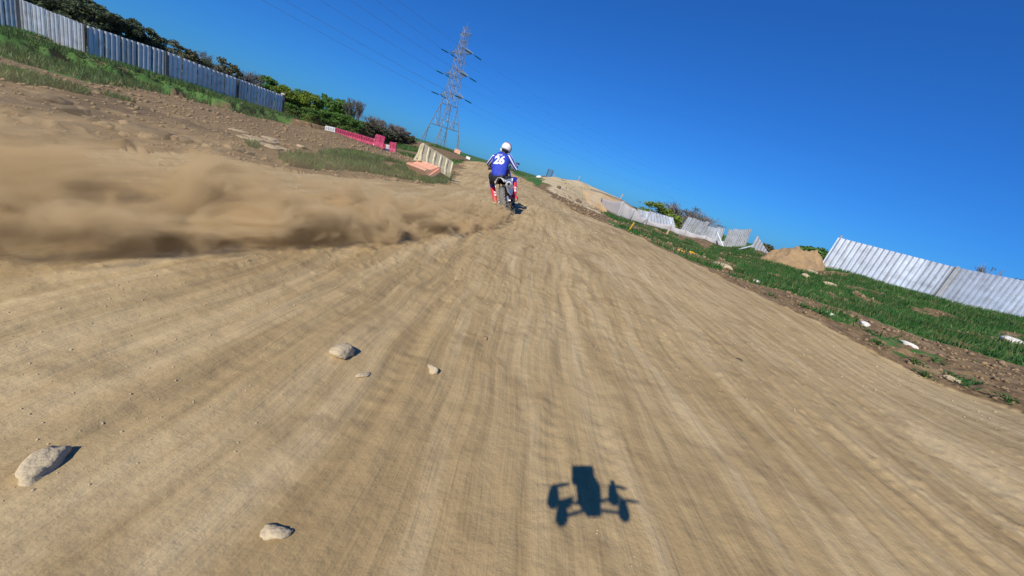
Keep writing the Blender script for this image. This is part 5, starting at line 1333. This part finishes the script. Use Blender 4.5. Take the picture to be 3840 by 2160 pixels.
# domain: low curved slab following the path; carries u (along), v (away from the near edge) as a fitted coordinate in the shader
DX0, DX1, DY0, DY1, DH = -7.5, -.2, -.6, 8.9, 1.15
dm = bpy.data.materials.new('dust'); dm.use_nodes = True
def dust():
    n = dm.node_tree; N = n.nodes; L = n.links; N.clear(); out = N.new('ShaderNodeOutputMaterial'); pv = N.new('ShaderNodeVolumePrincipled')
    pv.inputs['Color'].default_value = (.90, .735, .45, 1); pv.inputs['Anisotropy'].default_value = .0; pv.inputs['Density'].default_value = 0
    L.new(pv.outputs[0], out.inputs['Volume'])
    tc = N.new('ShaderNodeTexCoord'); sp = N.new('ShaderNodeSeparateXYZ'); L.new(tc.outputs['Object'], sp.inputs[0])
    def mth(op, a, b=None, c=None, clamp=False):
        m = N.new('ShaderNodeMath'); m.operation = op; m.use_clamp = clamp
        for s_, k in ((a, 0), (b, 1), (c, 2)):
            if s_ is None: continue
            if isinstance(s_, (int, float)): m.inputs[k].default_value = s_
            else: L.new(s_, m.inputs[k])
        return m.outputs[0]
    def mr(src, a, b_, c=0, d=1, smooth=True):
        m = N.new('ShaderNodeMapRange'); m.inputs[1].default_value = a; m.inputs[2].default_value = b_; m.inputs[3].default_value = c; m.inputs[4].default_value = d
        if smooth: m.interpolation_type = 'SMOOTHSTEP'
        L.new(src, m.inputs[0]); return m.outputs[0]
    x, y, z = sp.outputs
    # near edge of the plume as a curve x = E(y)
    cv = N.new('ShaderNodeFloatCurve'); ys = E_[:, 1]; xs = E_[:, 0]
    pts = sorted([((yy-DY0)/(DY1-DY0), (xx-DX0)/(DX1-DX0)) for xx, yy in zip(xs, ys) if DY0 < yy < DY1])
    c = cv.mapping.curves[0]; cv.mapping.use_clip = False
    while len(c.points) < len(pts): c.points.new(.5, .5)
    for q, (a, b) in zip(c.points, pts): q.location = (a, b); q.handle_type = 'AUTO_CLAMPED'
    cv.mapping.update()
    L.new(mth('DIVIDE', mth('SUBTRACT', y, DY0), DY1-DY0), cv.inputs['Value'])
    ex = mth('ADD', mth('MULTIPLY', cv.outputs[0], DX1-DX0), DX0)
    v = mth('SUBTRACT', ex, x)                              # metres away from the near edge, to the left
    # travel coordinate: 0 at wheel, grows down the plume
    t = mth('SUBTRACT', 8.7, y)
    mp = N.new('ShaderNodeMapping'); L.new(tc.outputs['Object'], mp.inputs[0]); mp.inputs['Scale'].default_value = (.85, .5, 1.35)
    nz = N.new('ShaderNodeTexNoise'); nz.inputs['Scale'].default_value = 2.5; nz.inputs['Detail'].default_value = 3.5; nz.inputs['Roughness'].default_value = .58; nz.inputs['Distortion'].default_value = .9
    L.new(mp.outputs[0], nz.inputs[0])
    nf = N.new('ShaderNodeTexNoise'); nf.inputs['Scale'].default_value = 6.5; nf.inputs['Detail'].default_value = 3; nf.inputs['Distortion'].default_value = .5; L.new(tc.outputs['Object'], nf.inputs[0])
    bl = N.new('ShaderNodeMix'); bl.data_type = 'FLOAT'; L.new(mr(t, .8, 4.0), bl.inputs[0]); L.new(nf.outputs[0], bl.inputs[2]); L.new(nz.outputs[0], bl.inputs[3]); nzo = bl.outputs[0]
    hp_ = mr(t, 0, 8.0, .24, .36, False)                     # height of the thick part
    wdt = mr(t, 0, 8.0, .42, 3.3, False)
    hn = mth('DIVIDE', z, hp_); vn_ = mth('DIVIDE', v, wdt)
    body = mth('SUBTRACT', nzo, mth('MULTIPLY', hn, .175))
    edge_ = mr(mth('ADD', v, mth('MULTIPLY', mth('SUBTRACT', nf.outputs[0], .5), .8)), -.02, .22); fade = mr(vn_, .55, 1.0, 1, 0); near = mr(t, -.1, .25)
    dens = mr(body, .40, .50)
    ends = mr(t, .0, 7.0, 48, 8.5, False)
    thick = mth('MULTIPLY', mth('MULTIPLY', mth('MULTIPLY', dens, edge_), mth('MULTIPLY', fade, near)), ends)
    # thin veil drifting above and behind
    veil = mth('MULTIPLY', mr(z, .05, 1.05, 1, 0), mth('MULTIPLY', mr(v, 0, .9), mr(vn_, .7, 1.6, 1, 0)))
    veil = mth('MULTIPLY', mth('MULTIPLY', veil, mr(nz.outputs[0], .32, .62, .35, 1)), mr(t, .3, 5.0, .18, .34, False))
    tot = mth('ADD', thick, veil); tot = mth('MULTIPLY', tot, mr(z, DH-.25, DH-.02, 1, 0))
    tot = mth('MULTIPLY', tot, mr(x, DX0+.05, DX0+1.2)); tot = mth('MULTIPLY', tot, mr(y, DY0+.03, DY0+.8))
    n2 = N.new('ShaderNodeTexNoise'); n2.inputs['Scale'].default_value = 3.0; n2.inputs['Detail'].default_value = 3; n2.inputs['Distortion'].default_value = .6
    mp2 = N.new('ShaderNodeMapping'); L.new(tc.outputs['Object'], mp2.inputs[0]); mp2.inputs['Scale'].default_value = (.7, .45, 2.2); mp2.inputs['Location'].default_value = (3, 1, 0); L.new(mp2.outputs[0], n2.inputs[0])
    # denser, darker brown band hugging the ground along the near edge of the plume
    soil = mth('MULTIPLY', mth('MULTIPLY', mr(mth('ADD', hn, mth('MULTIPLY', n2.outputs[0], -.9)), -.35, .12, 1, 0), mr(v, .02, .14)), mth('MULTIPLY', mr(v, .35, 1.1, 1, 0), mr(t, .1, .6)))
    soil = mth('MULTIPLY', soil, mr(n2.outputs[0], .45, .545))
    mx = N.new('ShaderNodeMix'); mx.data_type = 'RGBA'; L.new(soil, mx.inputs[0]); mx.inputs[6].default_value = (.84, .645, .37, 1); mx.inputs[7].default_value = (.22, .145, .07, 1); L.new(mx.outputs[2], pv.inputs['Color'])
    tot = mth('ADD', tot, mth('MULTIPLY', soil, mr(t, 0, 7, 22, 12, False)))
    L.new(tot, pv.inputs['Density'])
dust()
# hull following the plume (keeps the marching short)
mb = MB(); prof = []
for k in range(13):
    y = DY0+.02+(8.86-DY0)*k/12; t = 8.7-y
    ex = float(np.interp(y, E_[::-1, 1], E_[::-1, 0])); wdt = .25+(3.4-.25)*min(max(t/8, 0), 1)
    xr = ex+.12; xl = max(ex-wdt*2.1-.3, DX0); h = min(.36+.145*t, DH)
    prof.append([(xr, y, -.06), (xr, y, h*.75), (xr-.25*(xr-xl), y, h), (xl, y, h), (xl, y, -.06)])
vs = [p for r_ in prof for p in r_]; fs = []
for k in range(12):
    for j in range(5): fs.append((k*5+j, k*5+(j+1) % 5, (k+1)*5+(j+1) % 5, (k+1)*5+j))
fs.append((4, 3, 2, 1, 0)); fs.append(tuple(range(60, 65)))
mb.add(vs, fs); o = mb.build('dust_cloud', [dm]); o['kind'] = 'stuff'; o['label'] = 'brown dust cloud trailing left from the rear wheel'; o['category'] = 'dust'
bm = bmesh.new(); bm.from_mesh(o.data); bmesh.ops.recalc_face_normals(bm, faces=bm.faces); bm.to_mesh(o.data); bm.free()
dm.cycles.volume_sampling = 'MULTIPLE_IMPORTANCE' if hasattr(dm, 'cycles') else None
dm.cycles.homogeneous_volume = False
try: o.data.materials[0].cycles.volume_step_rate = DUST_STEP
except Exception: pass
# clods flung from the wheel
fl_n = 0; mb = MB(); rg = random.Random(5)
for k in range(240):
    t = rg.random()**1.6*2.2; y = 8.45-t; ex = float(np.interp(y, E_[::-1, 1], E_[::-1, 0])); x = ex-rg.uniform(-.02, .10+.25*t); z = .02+abs(rg.gauss(0, .10+.03*t))
    s = rg.uniform(.004, .013)
    mb.ell((x, y, z), (s, s*1.1, s*.8), nu=5, nv=3)
o = mb.build('flung_dirt', 'dirt_clod'); o['kind'] = 'stuff'; o['label'] = 'flying crumbs of soil behind the rear wheel'; o['category'] = 'dirt'

# ------------------------------------------------------------------ air
if HAZE > 0:
    mb = MB(); mb.box((0, 250, 45-5.5), (1500, 1300, 101)); hm = bpy.data.materials.new('haze'); hm.use_nodes = True
    N = hm.node_tree.nodes; N.clear(); ho = N.new('ShaderNodeOutputMaterial'); hp2 = N.new('ShaderNodeVolumePrincipled')
    hp2.inputs['Color'].default_value = (.72, .84, .96, 1); hp2.inputs['Density'].default_value = HAZE; hp2.inputs['Anisotropy'].default_value = .2
    hm.node_tree.links.new(hp2.outputs[0], ho.inputs['Volume'])
    o = mb.build('haze', [hm]); o['kind'] = 'stuff'
